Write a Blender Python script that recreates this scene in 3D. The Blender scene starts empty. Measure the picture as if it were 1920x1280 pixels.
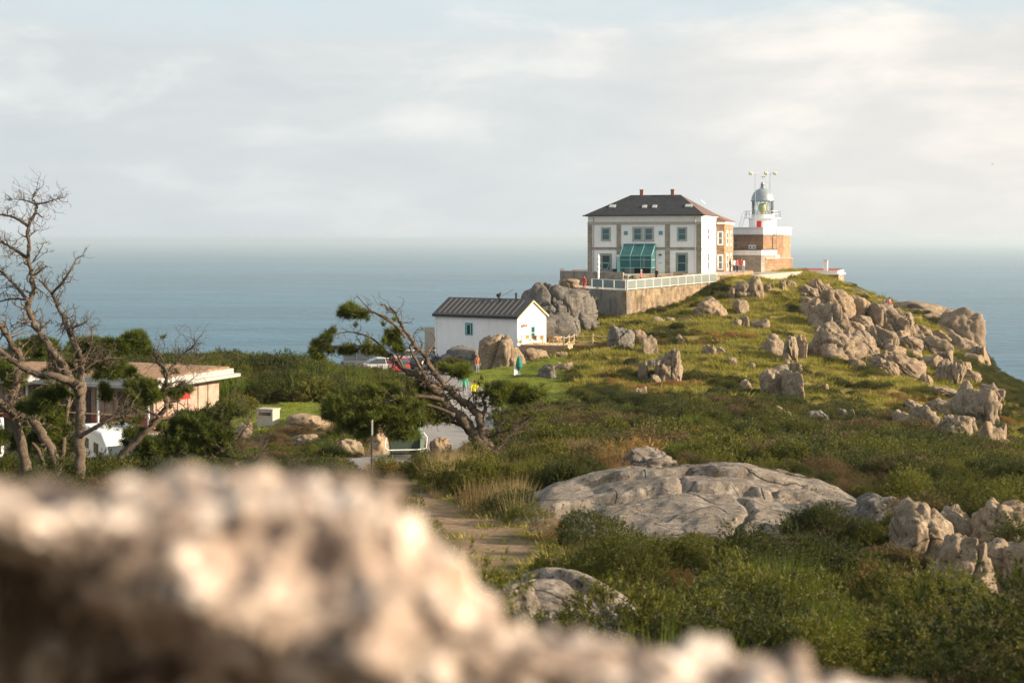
import bpy, bmesh, math, random
import numpy as np
from mathutils import Vector, Matrix
R = math.radians
sc = bpy.context.scene
col = sc.collection
F = 50.0 / 36.0 * 1920.0          # focal length in photo pixels
HZ = 448.0                        # photo row of the eye level
# ------------------------------------------------------------------ camera
cam_d = bpy.data.cameras.new('camera'); cam = bpy.data.objects.new('camera', cam_d); col.objects.link(cam)
cam.location = (0, 0, 0); cam.rotation_euler = (R(90), 0, 0)
cam_d.lens = 50; cam_d.sensor_width = 36; cam_d.shift_y = -0.1
cam_d.clip_start = 0.05; cam_d.clip_end = 400000
cam_d.dof.use_dof = True; cam_d.dof.focus_distance = 150; cam_d.dof.aperture_fstop = 2.8
sc.camera = cam
# ------------------------------------------------------------------ view
sc.view_settings.view_transform = 'Standard'; sc.view_settings.look = 'None'
sc.view_settings.exposure = 1.08; sc.view_settings.gamma = 1.0
sc.view_settings.use_curve_mapping = False
sc.cycles.use_denoising = True
sc.cycles.max_bounces = 6; sc.cycles.diffuse_bounces = 3; sc.cycles.glossy_bounces = 3
sc.cycles.transmission_bounces = 4; sc.cycles.transparent_max_bounces = 12; sc.cycles.volume_bounces = 0
sc.cycles.sample_clamp_indirect = 6.0
SUN_EL, SUN_AZ = R(18.5), R(103.0)   # azimuth from +Y towards +X
SUN = Vector((math.sin(SUN_AZ) * math.cos(SUN_EL), math.cos(SUN_AZ) * math.cos(SUN_EL), math.sin(SUN_EL)))

# ------------------------------------------------------------------ node helper
class NT:
    def __init__(s, tree): s.t = tree
    def n(s, typ, props=None, **ins):
        nd = s.t.nodes.new(typ)
        for k, v in (props or {}).items(): setattr(nd, k, v)
        for k, v in ins.items():
            key = int(k[1:]) if k[0] == 'i' and k[1:].isdigit() else k.replace('_', ' ')
            s.set(nd.inputs[key], v)
        return nd
    def set(s, sock, v):
        if isinstance(v, bpy.types.NodeSocket): s.t.links.new(v, sock)
        elif isinstance(v, bpy.types.Node): s.t.links.new(v.outputs[0], sock)
        else:
            if isinstance(v, (tuple, list)) and len(v) == 3 and sock.type == 'RGBA': v = (*v, 1)
            sock.default_value = v
    def noise(s, vec, scale, detail=4, rough=.55, dist=0.0):
        return s.n('ShaderNodeTexNoise', None, Vector=vec, Scale=scale, Detail=detail, Roughness=rough, Distortion=dist).outputs['Fac']
    def ramp(s, fac, stops, interp='LINEAR'):
        nd = s.n('ShaderNodeValToRGB', None, Fac=fac); cr = nd.color_ramp; cr.interpolation = interp
        while len(cr.elements) < len(stops): cr.elements.new(.5)
        for e, (p, c) in zip(cr.elements, stops):
            e.position = p; e.color = (*c, 1) if not isinstance(c, (int, float)) else (c, c, c, 1)
        return nd.outputs[0]
    def mix(s, fac, a, b, blend='MIX'):
        nd = s.n('ShaderNodeMix', {'data_type': 'RGBA', 'blend_type': blend})
        s.set(nd.inputs[0], fac); s.set(nd.inputs[6], a); s.set(nd.inputs[7], b)
        return nd.outputs[2]
    def math(s, op, a, b=0.0, c=0.0, clamp=False):
        nd = s.n('ShaderNodeMath', {'operation': op, 'use_clamp': clamp})
        s.set(nd.inputs[0], a); s.set(nd.inputs[1], b); s.set(nd.inputs[2], c)
        return nd.outputs[0]
    def vmath(s, op, a, b=(0, 0, 0)):
        nd = s.n('ShaderNodeVectorMath', {'operation': op})
        s.set(nd.inputs[0], a); s.set(nd.inputs[1], b)
        return nd.outputs[0]
    def bump(s, h, strength=.3, dist=.05):
        return s.n('ShaderNodeBump', None, Height=h, Strength=strength, Distance=dist).outputs[0]

# ------------------------------------------------------------------ world: sky with a layer of cloud
world = bpy.data.worlds.new('World'); sc.world = world; world.use_nodes = True
t = world.node_tree; t.nodes.clear(); N = NT(t)
sky = N.n('ShaderNodeTexSky', {'sky_type': 'NISHITA', 'sun_disc': False, 'sun_elevation': SUN_EL, 'sun_rotation': SUN_AZ,
                               'altitude': 140, 'air_density': 1.0, 'dust_density': 1.5, 'ozone_density': 1.0})
d = N.n('ShaderNodeTexCoord').outputs['Generated']
sx = N.n('ShaderNodeSeparateXYZ', None, Vector=d)
dz = N.math('MAXIMUM', sx.outputs[2], 0.0)
# cloud sheet seen from below: streaks that flatten out towards the horizon
k = N.math('DIVIDE', 1.0, N.math('ADD', dz, 0.16))
cv = N.n('ShaderNodeCombineXYZ', None, X=N.math('MULTIPLY', sx.outputs[0], k), Y=N.math('MULTIPLY', sx.outputs[1], k), Z=0.0)
n1 = N.noise(cv, .8, 4, .5, .2)
# heaped cloud along the horizon
hv = N.vmath('MULTIPLY', d, (7.0, 7.0, 22.0))
n2 = N.noise(hv, 1.0, 7, .56, .25)
n3 = N.noise(N.vmath('MULTIPLY', d, (2.2, 2.2, 9.0)), 1.0, 4, .5, .0)
# share of cloud: nearly closed low down, broken higher up
edge = N.math('ADD', N.math('MULTIPLY', n2, 0.075), N.math('MULTIPLY', n3, .06))
low = N.ramp(N.math('SUBTRACT', N.math('SUBTRACT', dz, edge), 0.0), [(0.066, 1.0), (0.094, 0.0)])
cover = N.math('MAXIMUM', low, N.ramp(n1, [(0.40, 0.05), (0.62, 0.75)]))
cshade = N.ramp(N.math('ADD', N.math('MULTIPLY', n2, .62), N.math('MULTIPLY', n3, .38)),
                [(0.36, (6.9, 6.95, 6.95)), (0.50, (7.8, 7.65, 7.4)), (0.62, (9.6, 9.1, 8.5))])
# the sunward half of the cloud glows warmer
side = N.n('ShaderNodeVectorMath', {'operation': 'DOT_PRODUCT'}); N.set(side.inputs[0], d); N.set(side.inputs[1], tuple(SUN))
warm = N.ramp(N.math('MULTIPLY_ADD', side.outputs['Value'], .5, .5), [(0.25, (.80, .87, .92)), (0.42, (.90, .95, .98)), (0.5, (.99, .995, .99)), (0.62, (1.0, .985, .955)), (1.0, (1.35, 1.22, 1.05))])
cloud = N.mix(1.0, cshade, warm, 'MULTIPLY')
# towards the horizon the cloud dissolves in grey air
air = N.ramp(dz, [(0.0, 1.0), (0.10, 0.0)])
cloud = N.mix(N.math('MULTIPLY', air, .55), cloud, N.mix(1.0, (7.6, 7.5, 7.3), warm, 'MULTIPLY'))
skyc = N.mix(0.55, sky.outputs[0], (9.2, 10.2, 10.5))
bg = N.n('ShaderNodeBackground', None, Color=N.mix(cover, skyc, cloud), Strength=0.052)
N.n('ShaderNodeOutputWorld', None, Surface=bg)
# ------------------------------------------------------------------ sun
sun_d = bpy.data.lights.new('sun', 'SUN'); sun = bpy.data.objects.new('sun', sun_d); col.objects.link(sun)
sun_d.energy = 5.0; sun_d.angle = R(0.6); sun_d.color = (1.0, .81, .58)
sun.rotation_euler = (-SUN).to_track_quat('-Z', 'Y').to_euler()

# ------------------------------------------------------------------ mesh helpers
def tag(o, label=None, cat=None, group=None, kind=None):
    if label: o['label'] = label
    if cat: o['category'] = cat
    if group: o['group'] = group
    if kind: o['kind'] = kind
    return o
def link(name, me, mat=None, parent=None, loc=None, rot=None, smooth=False):
    o = bpy.data.objects.new(name, me); col.objects.link(o)
    if mat is not None:
        for m in (mat if isinstance(mat, (list, tuple)) else [mat]): me.materials.append(m)
    if parent: o.parent = parent
    if loc: o.location = loc
    if rot: o.rotation_euler = rot
    if smooth: me.polygons.foreach_set('use_smooth', [True] * len(me.polygons))
    return o
def empty(name, loc, rz=0.0, **kw):
    o = bpy.data.objects.new(name, None); col.objects.link(o); o.location = loc; o.rotation_euler = (0, 0, rz)
    o.empty_display_size = .3
    return tag(o, **kw)
class MB:
    """collects simple solids, then links them as one mesh"""
    def __init__(s): s.v, s.f = [], []
    def add(s, vs, fs):
        k = len(s.v); s.v += [tuple(p) for p in vs]; s.f += [tuple(i + k for i in f) for f in fs]; return s
    def box(s, x0, x1, y0, y1, z0, z1):
        return s.add([(x0, y0, z0), (x1, y0, z0), (x1, y1, z0), (x0, y1, z0), (x0, y0, z1), (x1, y0, z1), (x1, y1, z1), (x0, y1, z1)],
                     [(0, 3, 2, 1), (4, 5, 6, 7), (0, 1, 5, 4), (1, 2, 6, 5), (2, 3, 7, 6), (3, 0, 4, 7)])
    def prism(s, pts, z0, z1):
        """pts: counter-clockwise xy outline; z0/z1 number or list"""
        n = len(pts); a = [z0] * n if not hasattr(z0, '__len__') else z0; b = [z1] * n if not hasattr(z1, '__len__') else z1
        vs = [(p[0], p[1], a[i]) for i, p in enumerate(pts)] + [(p[0], p[1], b[i]) for i, p in enumerate(pts)]
        fs = [tuple(range(n))[::-1], tuple(range(n, 2 * n))] + [(i, (i + 1) % n, n + (i + 1) % n, n + i) for i in range(n)]
        return s.add(vs, fs)
    def extr(s, prof, x0, x1):
        """prof: outline in (y,z), extruded along x"""
        n = len(prof)
        vs = [(x0, p[0], p[1]) for p in prof] + [(x1, p[0], p[1]) for p in prof]
        fs = [tuple(range(n))[::-1], tuple(range(n, 2 * n))] + [(i, (i + 1) % n, n + (i + 1) % n, n + i) for i in range(n)]
        return s.add(vs, fs)
    def tube(s, pts, rad, seg=8, cap=True):
        pts = [Vector(p) for p in pts]; n = len(pts)
        rs = [rad] * n if not hasattr(rad, '__len__') else rad
        vs, fs = [], []
        tan0 = (pts[1] - pts[0]).normalized(); up = tan0.orthogonal().normalized()
        for i, p in enumerate(pts):
            tn = (pts[min(i + 1, n - 1)] - pts[max(i - 1, 0)])
            tn = tn.normalized() if tn.length > 1e-9 else tan0
            up = (up - tn * up.dot(tn)); up = up.normalized() if up.length > 1e-6 else tn.orthogonal().normalized()
            sd = tn.cross(up)
            for k in range(seg):
                a = 2 * math.pi * k / seg
                vs.append(p + (up * math.cos(a) + sd * math.sin(a)) * rs[i])
        for i in range(n - 1):
            for k in range(seg):
                k2 = (k + 1) % seg
                fs.append((i * seg + k, i * seg + k2, (i + 1) * seg + k2, (i + 1) * seg + k))
        if cap: fs += [tuple(range(seg))[::-1], tuple((n - 1) * seg + k for k in range(seg))]
        return s.add(vs, fs)
    def lathe(s, prof, seg=24, c=(0, 0)):
        """prof: list of (r,z) bottom to top"""
        vs, fs = [], []
        for r, z in prof:
            for k in range(seg):
                a = 2 * math.pi * k / seg; vs.append((c[0] + r * math.cos(a), c[1] + r * math.sin(a), z))
        for i in range(len(prof) - 1):
            for k in range(seg):
                k2 = (k + 1) % seg; fs.append((i * seg + k, i * seg + k2, (i + 1) * seg + k2, (i + 1) * seg + k))
        fs += [tuple(range(seg))[::-1], tuple((len(prof) - 1) * seg + k for k in range(seg))]
        return s.add(vs, fs)
    def build(s, name, mat, parent=None, smooth=False, bevel=0.0, loc=None, rot=None):
        me = bpy.data.meshes.new(name); me.from_pydata(s.v, [], s.f); me.update()
        o = link(name, me, mat, parent, loc, rot, smooth)
        if bevel:
            b = o.modifiers.new('bevel', 'BEVEL'); b.width = bevel; b.segments = 2; b.limit_method = 'ANGLE'
        return o
def boxes(name, mat, parent, *bs, **kw):
    m = MB()
    for b in bs: m.box(*b)
    return m.build(name, mat, parent, **kw)
def tris(name, V, mat, extra=None):
    """V: (n,k,3) array of separate faces with k corners"""
    V = np.asarray(V, dtype=np.float32); n, k = V.shape[:2]
    me = bpy.data.meshes.new(name)
    me.vertices.add(n * k); me.loops.add(n * k); me.polygons.add(n)
    me.vertices.foreach_set('co', V.reshape(-1)); me.loops.foreach_set('vertex_index', np.arange(n * k, dtype=np.int32))
    me.polygons.foreach_set('loop_start', np.arange(0, n * k, k, dtype=np.int32))
    me.polygons.foreach_set('loop_total', np.full(n, k, dtype=np.int32))
    me.update(calc_edges=True); me.materials.append(mat)
    return me

# ------------------------------------------------------------------ numpy noise
def _hash(i, j, k, seed):
    h = (i.astype(np.int64) * 374761393 + j.astype(np.int64) * 668265263 + k.astype(np.int64) * 2147483647 + seed * 1274126177) & 0xffffffff
    h = ((h ^ (h >> 13)) * 1274126177) & 0xffffffff
    h = (h ^ (h >> 16)) * 2246822519 & 0xffffffff
    return ((h ^ (h >> 15)) & 0xffffff) / float(0x800000) - 1.0
def vnoise(P, seed=0):
    P = np.asarray(P, dtype=np.float64); I = np.floor(P).astype(np.int64); f = P - I; f = f * f * f * (f * (f * 6 - 15) + 10)
    r = 0
    for a in (0, 1):
        wx = f[:, 0] if a else 1 - f[:, 0]
        for b in (0, 1):
            wy = f[:, 1] if b else 1 - f[:, 1]
            for c in (0, 1):
                wz = f[:, 2] if c else 1 - f[:, 2]
                r = r + wx * wy * wz * _hash(I[:, 0] + a, I[:, 1] + b, I[:, 2] + c, seed)
    return r
def fbm(P, seed=0, oct=4, gain=.5, lac=2.03):
    r, a = 0, 1.0; P = np.asarray(P, dtype=np.float64)
    for o in range(oct):
        r = r + a * vnoise(P + o * 17.3, seed + o); P = P * lac; a *= gain
    return r
def n2d(x, y, s, seed=0, oct=3):
    x = np.atleast_1d(x); y = np.atleast_1d(y)
    return fbm(np.stack([x / s, y / s, np.zeros_like(x) + .37], 1), seed, oct)
# ================================================================== materials
def newmat(name):
    m = bpy.data.materials.new(name); m.use_nodes = True; m.node_tree.nodes.clear(); return m, NT(m.node_tree)
def out(N, surf): N.n('ShaderNodeOutputMaterial', None, Surface=surf)
def plain(name, c, rough=.6, metal=0.0, vary=.12, scale=3.0, bump=0.0, bscale=30.0, spec=.4):
    m, N = newmat(name); co = N.n('ShaderNodeTexCoord').outputs['Object']
    f = N.noise(co, scale, 4)
    lo = tuple(x * (1 - vary) for x in c); hi = tuple(min(1, x * (1 + vary)) for x in c)
    kw = dict(Base_Color=N.ramp(f, [(.3, lo), (.7, hi)]), Roughness=rough, Metallic=metal)
    p = N.n('ShaderNodeBsdfPrincipled', None, **kw); p.inputs['Specular IOR Level'].default_value = spec
    if bump: N.set(p.inputs['Normal'], N.bump(N.noise(co, bscale, 5), bump, .02))
    out(N, p); return m
def granite(name, a, b, lich, orange=.25, scale=1.0, spots=.6, bump=.6, cover=0.0):
    m, N = newmat(name); co = N.n('ShaderNodeTexCoord').outputs['Object']
    co = N.vmath('ADD', co, N.n('ShaderNodeObjectInfo').outputs['Location'])
    big = N.noise(co, .9 * scale, 5, .6, .4); mid = N.noise(co, 4.0 * scale, 6, .62); fine = N.noise(co, 26 * scale, 5, .7)
    c = N.mix(N.ramp(big, [(.35, 0.), (.65, 1.)]), a, b)
    c = N.mix(N.ramp(mid, [(.52 - cover, 0.), (.64 - cover, spots)]), c, lich)                       # pale lichen crusts
    dk = N.noise(co, 7.5 * scale, 6, .7, .6)
    c = N.mix(N.ramp(dk, [(.54, 0.), (.64, .85)]), c, tuple(x * .25 for x in a))      # dark lichen
    og = N.noise(co, 2.3 * scale, 6, .66, 1.0)
    c = N.mix(N.math('MULTIPLY', N.ramp(og, [(.58, 0.), (.68, 1.)]), orange), c, (.42, .22, .07))
    c = N.mix(1.0, c, N.ramp(fine, [(.3, .62), (.5, 1.0), (.72, 1.25)]), 'MULTIPLY')
    ln = N.noise(co, .5 * scale, 1, .4, .25)
    crack = N.ramp(N.math('ABSOLUTE', N.math('SUBTRACT', ln, .5)), [(.0, 0.), (.006, 1.)])
    c = N.mix(crack, N.mix(.4, tuple(x * .3 for x in a), c), c)
    h = N.math('ADD', N.math('MULTIPLY', mid, .6), N.math('ADD', N.math('MULTIPLY', fine, .35), N.math('MULTIPLY', crack, .6)))
    p = N.n('ShaderNodeBsdfPrincipled', None, Base_Color=c, Roughness=.9, Normal=N.bump(h, bump, .08 / scale))
    p.inputs['Specular IOR Level'].default_value = .15
    out(N, p); return m
def leaf(name, cols, trans=.35, rough=.6):
    m, N = newmat(name); r1 = N.n('ShaderNodeNewGeometry').outputs['Random Per Island']; r2 = N.n('ShaderNodeObjectInfo').outputs['Random']
    f = N.math('MULTIPLY_ADD', r1, .55, N.math('MULTIPLY', r2, .45))
    n = len(cols); c = N.ramp(f, [(.1 + .8 * i / max(1, n - 1), k) for i, k in enumerate(cols)])
    d_ = N.n('ShaderNodeBsdfPrincipled', None, Base_Color=c, Roughness=rough); d_.inputs['Specular IOR Level'].default_value = .25
    tr = N.n('ShaderNodeBsdfTranslucent', None, Color=N.mix(.5, c, (.30, .34, .03)))
    out(N, N.n('ShaderNodeMixShader', None, i0=trans, i1=d_, i2=tr)); return m
def brickstone(name, a, b, mortar, sx=1.0, row=.34):
    m, N = newmat(name); co = N.n('ShaderNodeTexCoord').outputs['Object']
    s = N.n('ShaderNodeSeparateXYZ', None, Vector=co)
    v = N.n('ShaderNodeCombineXYZ', None, X=N.math('ADD', s.outputs[0], s.outputs[1]), Y=s.outputs[2], Z=0.0)
    br = N.n('ShaderNodeTexBrick', {'offset': .5}, Vector=v, Color1=a, Color2=b, Mortar=mortar, Scale=1.0, Mortar_Size=.022, Brick_Width=.8 * sx, Row_Height=row)
    br.inputs['Mortar Smooth'].default_value = .4
    c = N.mix(1.0, br.outputs[0], N.ramp(N.noise(co, 1.3, 6, .65), [(.3, .7), (.7, 1.2)]), 'MULTIPLY')
    h = N.math('ADD', N.math('MULTIPLY', br.outputs['Fac'], -1.0), N.math('MULTIPLY', N.noise(co, 14, 5), .4))
    p = N.n('ShaderNodeBsdfPrincipled', None, Base_Color=c, Roughness=.88, Normal=N.bump(h, .5, .03)); p.inputs['Specular IOR Level'].default_value = .2
    out(N, p); return m
def stained(name, a, b, dark, scale=.8, streak=.5):
    """rendered wall or concrete with streaks of damp and algae"""
    m, N = newmat(name); co = N.n('ShaderNodeTexCoord').outputs['Object']
    base = N.mix(N.ramp(N.noise(co, scale, 6, .62, .4), [(.35, 0.), (.65, 1.)]), a, b)
    st = N.noise(N.vmath('MULTIPLY', co, (2.2, 2.2, .35)), 1.0, 6, .65)
    base = N.mix(N.math('MULTIPLY', N.ramp(st, [(.5, 0.), (.72, 1.)]), streak), base, dark)
    base = N.mix(1.0, base, N.ramp(N.noise(co, 11, 5, .7), [(.3, .8), (.7, 1.12)]), 'MULTIPLY')
    p = N.n('ShaderNodeBsdfPrincipled', None, Base_Color=base, Roughness=.88, Normal=N.bump(N.noise(co, 22, 5), .3, .02)); p.inputs['Specular IOR Level'].default_value = .2
    out(N, p); return m
def glass(name, c, alpha=.5, rough=.05, milk=.0):
    m, N = newmat(name)
    tr = N.n('ShaderNodeBsdfTransparent', None, Color=c)
    gl = N.n('ShaderNodeBsdfGlossy', None, Color=(.9, .95, .95), Roughness=rough)
    fr = N.n('ShaderNodeFresnel', None, IOR=1.5)
    df = N.n('ShaderNodeBsdfDiffuse', None, Color=tuple(min(1, x * 1.1) for x in c))
    a = N.n('ShaderNodeMixShader', None, i0=milk, i1=tr, i2=df)
    out(N, N.n('ShaderNodeMixShader', None, i0=fr, i1=a, i2=gl)); return m

M = {}
M['granite'] = granite('granite', (.175, .135, .095), (.275, .212, .15), (.36, .305, .235), .28)
M['granite_warm'] = granite('granite_warm', (.205, .15, .10), (.30, .225, .15), (.36, .295, .22), .4, 1.0, .45)
M['granite_grey'] = granite('granite_grey', (.10, .092, .082), (.165, .15, .132), (.27, .25, .22), .15, 1.2, .7)
M['slab'] = granite('granite_slab', (.14, .12, .10), (.235, .20, .165), (.34, .305, .265), .12, .9, .8, 1.0)
M['near_granite'] = granite('granite_close_by', (.075, .056, .046), (.42, .33, .275), (.78, .675, .60), .3, 4.4, .95, .8, .04)
M['white'] = stained('white_render', (.86, .86, .86), (.80, .80, .80), (.60, .59, .56), .5, .35)
M['stone_trim'] = brickstone('stone_trim', (.30, .26, .215), (.36, .315, .26), (.23, .20, .165), 1.0, .36)
M['stone_band'] = plain('stone_band', (.40, .37, .33), .85, 0, .12)
M['ashlar'] = brickstone('ashlar', (.33, .20, .125), (.41, .265, .17), (.24, .16, .11), 1.0, .38)
M['slate'] = brickstone('slate', (.028, .031, .038), (.044, .046, .054), (.018, .020, .023), .5, .22)
M['hip_slate'] = plain('lit_slate', (.13, .085, .075), .8, 0, .2, 3)  # same slate, with the sunlight on the right-hand hip put into its colour
M['wing_tile'] = plain('wing_tile', (.22, .115, .085), .8, 0, .3, 3)
M['red_roof'] = plain('red_roof', (.30, .085, .06), .8, 0, .25, 2)
M['teal'] = plain('teal_paint', (.13, .36, .36), .45, 0, .08)
M['pale_teal'] = plain('pale_teal_paint', (.22, .46, .46), .45, 0, .08)
M['pane'] = plain('window_pane', (.035, .055, .075), .06, 0, .3, .7, spec=.9)
M['teal_glass'] = glass('teal_glass', (.10, .32, .34), .5, .05, .30)
M['rail_glass'] = glass('rail_glass', (.66, .74, .70), .5, .08, .26)
M['clear_glass'] = glass('lantern_glass', (.90, .94, .92), .5, .02, .04)
M['concrete'] = stained('old_concrete', (.14, .105, .07), (.35, .265, .17), (.04, .032, .024), 1.3, 1.0)
M['rubble'] = stained('rubble_wall', (.20, .18, .16), (.30, .26, .22), (.06, .055, .05), 1.2, .7)
M['paving'] = stained('terrace_paving', (.34, .32, .28), (.40, .37, .32), (.22, .20, .17), .8, .3)
M['wood'] = brickstone('deck_boards', (.46, .30, .18), (.52, .35, .22), (.22, .14, .08), 4.0, .14)
M['pale_wood'] = plain('pale_timber', (.62, .46, .28), .7, 0, .15)
M['orange_wood'] = plain('orange_timber', (.56, .27, .08), .6, 0, .15)
M['rope'] = plain('rope', (.60, .50, .36), .9)
M['white_paint'] = plain('white_paint', (.82, .82, .80), .4, 0, .04)
M['metal'] = plain('grey_metal', (.34, .36, .38), .4, .6, .12)
M['dome'] = plain('dome_metal', (.30, .345, .375), .38, .35, .12)
M['dark'] = plain('dark_metal', (.03, .03, .033), .5, 0, .2)
M['red'] = plain('red_paint', (.50, .03, .03), .45, 0, .1)
M['lens'] = plain('lens_glass', (.50, .50, .16), .1, 0, .3, spec=.9)
M['gold'] = plain('horn_paint', (.62, .60, .42), .5, 0, .15)
M['brown'] = plain('brown_board', (.19, .10, .055), .7, 0, .25)
M['terracotta_brick'] = plain('chimney_brick', (.34, .17, .11), .85, 0, .25, 6)
M['roof_metal'] = plain('roof_sheet', (.035, .032, .034), .4, .3, .18)
M['seam'] = plain('roof_seam', (.13, .125, .12), .4, .3, .1)
M['sod'] = plain('sod_roof', (.25, .15, .085), .95, 0, .45, 3, .5, 20)
M['zinc'] = plain('zinc_fascia', (.38, .38, .37), .5, .2, .15)
M['pink'] = plain('timber_panel', (.36, .255, .205), .7, 0, .2, 2)
M['darkpane'] = plain('kiosk_glass', (.07, .05, .05), .1, 0, .4, .8, spec=.8)
M['bark'] = granite('pine_bark', (.075, .056, .042), (.125, .095, .072), (.19, .165, .12), .10, 5.0, .8, .9)
M['dead_wood'] = granite('dead_wood', (.08, .062, .047), (.13, .10, .078), (.19, .165, .125), .05, 5.0, .7, .8)
M['needles'] = leaf('pine_needles', [(0.0320, 0.0480, 0.0096), (0.0680, 0.0920, 0.0160), (0.1360, 0.1520, 0.0240)], .3)
M['gorse'] = leaf('gorse_leaves', [(0.0186, 0.0223, 0.0042), (0.0451, 0.0503, 0.0074), (0.0900, 0.0900, 0.0117), (0.1483, 0.1324, 0.0212)], .2)
M['gorse_dark'] = leaf('dark_gorse_leaves', [(0.0099, 0.0137, 0.0039), (0.0221, 0.0295, 0.0054), (0.0467, 0.0541, 0.0084)], .15)
M['heather'] = leaf('heather_twigs', [(0.0570, 0.0319, 0.0167), (0.0988, 0.0570, 0.0274), (0.1292, 0.0836, 0.0380), (0.0684, 0.0646, 0.0228)], .12)
M['rust'] = leaf('rusty_fern', [(0.1840, 0.0690, 0.0276), (0.2760, 0.1196, 0.0460), (0.2208, 0.1288, 0.0552)], .3)
M['broom'] = leaf('broom_stems', [(0.0459, 0.0810, 0.0065), (0.0756, 0.1188, 0.0108), (0.1080, 0.1458, 0.0162)], .4)
M['straw'] = leaf('dry_grass', [(0.2160, 0.1440, 0.0684), (0.2880, 0.2088, 0.1080), (0.3456, 0.2664, 0.1512)], .35)
M['grass'] = leaf('hill_grass', [(0.1170, 0.1219, 0.0215), (0.2145, 0.1999, 0.0341), (0.3218, 0.2632, 0.0634), (0.4095, 0.3022, 0.1072)], .35)
M['lawn'] = leaf('lawn_grass', [(0.1020, 0.1445, 0.0187), (0.1700, 0.2125, 0.0255), (0.2295, 0.2550, 0.0382)], .4)
M['asphalt'] = plain('pale_asphalt', (.20, .19, .185), .9, 0, .18, 1.5, .3, 60)
M['dirt'] = plain('dirt', (.40, .29, .20), .95, 0, .25, 1.2, .5, 25)
M['bin'] = plain('bin_plastic', (.055, .075, .06), .45, 0, .15)
M['bin_lid'] = plain('bin_lid_green', (.20, .30, .22), .45, 0, .15)
M['plinth'] = plain('plinth_beige', (.44, .39, .31), .8, 0, .1)
M['green_cloth'] = plain('green_canvas', (.012, .16, .13), .8, 0, .2)
M['skin'] = plain('skin', (.52, .32, .22), .6)
M['rubber'] = plain('tyre_rubber', (.02, .02, .02), .8)
M['carglass'] = plain('car_glass', (.03, .04, .045), .06, 0, .2, spec=.9)
def paint(name, c): M[name] = plain(name, c, .28, .15, .03, spec=.6)
paint('paint_grey', (.10, .115, .12)); paint('paint_silver', (.50, .50, .50)); paint('paint_red', (.55, .03, .05)); paint('paint_dark', (.035, .045, .05)); paint('paint_white', (.78, .78, .76)); paint('paint_blue', (.05, .14, .24))
def cloth(name, c): M[name] = plain(name, c, .85, 0, .15)
for k_, c_ in dict(c_red=(.52, .075, .045), c_black=(.02, .02, .024), c_navy=(.03, .04, .09), c_white=(.72, .70, .68), c_pink=(.55, .16, .20), c_yellow=(.85, .78, .02), c_green=(.07, .40, .24), c_brown=(.11, .045, .035), c_grey=(.25, .25, .27), c_purple=(.13, .08, .16), c_hair=(.045, .025, .015), c_auburn=(.28, .10, .05)).items(): cloth(k_, c_)

# the ground: soil, turf and stony patches mixed by noise; lawns and bare earth come from the shape of the land cover
m, N = newmat('ground'); co = N.n('ShaderNodeTexCoord').outputs['Object']
a1 = N.n('ShaderNodeAttribute', {'attribute_name': 'cover'}); sp = N.n('ShaderNodeSeparateColor', None, Color=a1.outputs['Color'])
base = N.mix(N.ramp(N.noise(co, .35, 6, .65), [(.35, 0.), (.65, 1.)]), (.055, .047, .024), (.10, .085, .036))
base = N.mix(N.ramp(N.noise(co, .17, 5, .7, .8), [(.56, 0.), (.68, .7)]), base, (.16, .085, .04))
turf = N.mix(N.noise(co, 1.7, 5, .7), (.10, .13, .02), (.20, .21, .04))
earth = N.mix(N.noise(co, 2.1, 6, .7), (.16, .105, .065), (.36, .26, .175))
hill = N.mix(N.ramp(N.noise(co, .22, 6, .7, .5), [(.35, 0.), (.62, 1.)]), (.16, .14, .033), (.30, .225, .08))
c = N.mix(sp.outputs[2], base, hill); c = N.mix(sp.outputs[0], c, turf); c = N.mix(sp.outputs[1], c, earth)
c = N.mix(1.0, c, N.ramp(N.noise(co, 9, 5, .7), [(.3, .7), (.7, 1.2)]), 'MULTIPLY')
p = N.n('ShaderNodeBsdfPrincipled', None, Base_Color=c, Roughness=.95, Normal=N.bump(N.noise(co, 5, 7, .7), .8, .15)); p.inputs['Specular IOR Level'].default_value = .1
out(N, p); M['ground'] = m
# the sea
m, N = newmat('sea_water'); co = N.n('ShaderNodeTexCoord').outputs['Object']
w1 = N.noise(N.vmath('MULTIPLY', co, (.030, .055, 1)), 1.0, 6, .62, .4)
w2 = N.noise(N.vmath('MULTIPLY', co, (.0022, .0042, 1)), 1.0, 5, .6, .6)
w3 = N.noise(N.vmath('MULTIPLY', co, (.0003, .0011, 1)), 1.0, 4, .6, .8)
cs = N.mix(N.ramp(N.math('MULTIPLY_ADD', w3, .5, N.math('MULTIPLY_ADD', w2, .3, N.math('MULTIPLY', w1, .2))), [(.38, 0.), (.62, 1.)]), (.005, .055, .105), (.040, .155, .235))
h = N.math('MULTIPLY_ADD', w1, 1.0, N.math('MULTIPLY', w2, 3.0))
p = N.n('ShaderNodeBsdfPrincipled', None, Base_Color=cs, Roughness=.32, IOR=1.33, Normal=N.bump(h, 1.0, 9.0))
p.inputs['Specular IOR Level'].default_value = .30
out(N, p); M['sea'] = m
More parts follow.
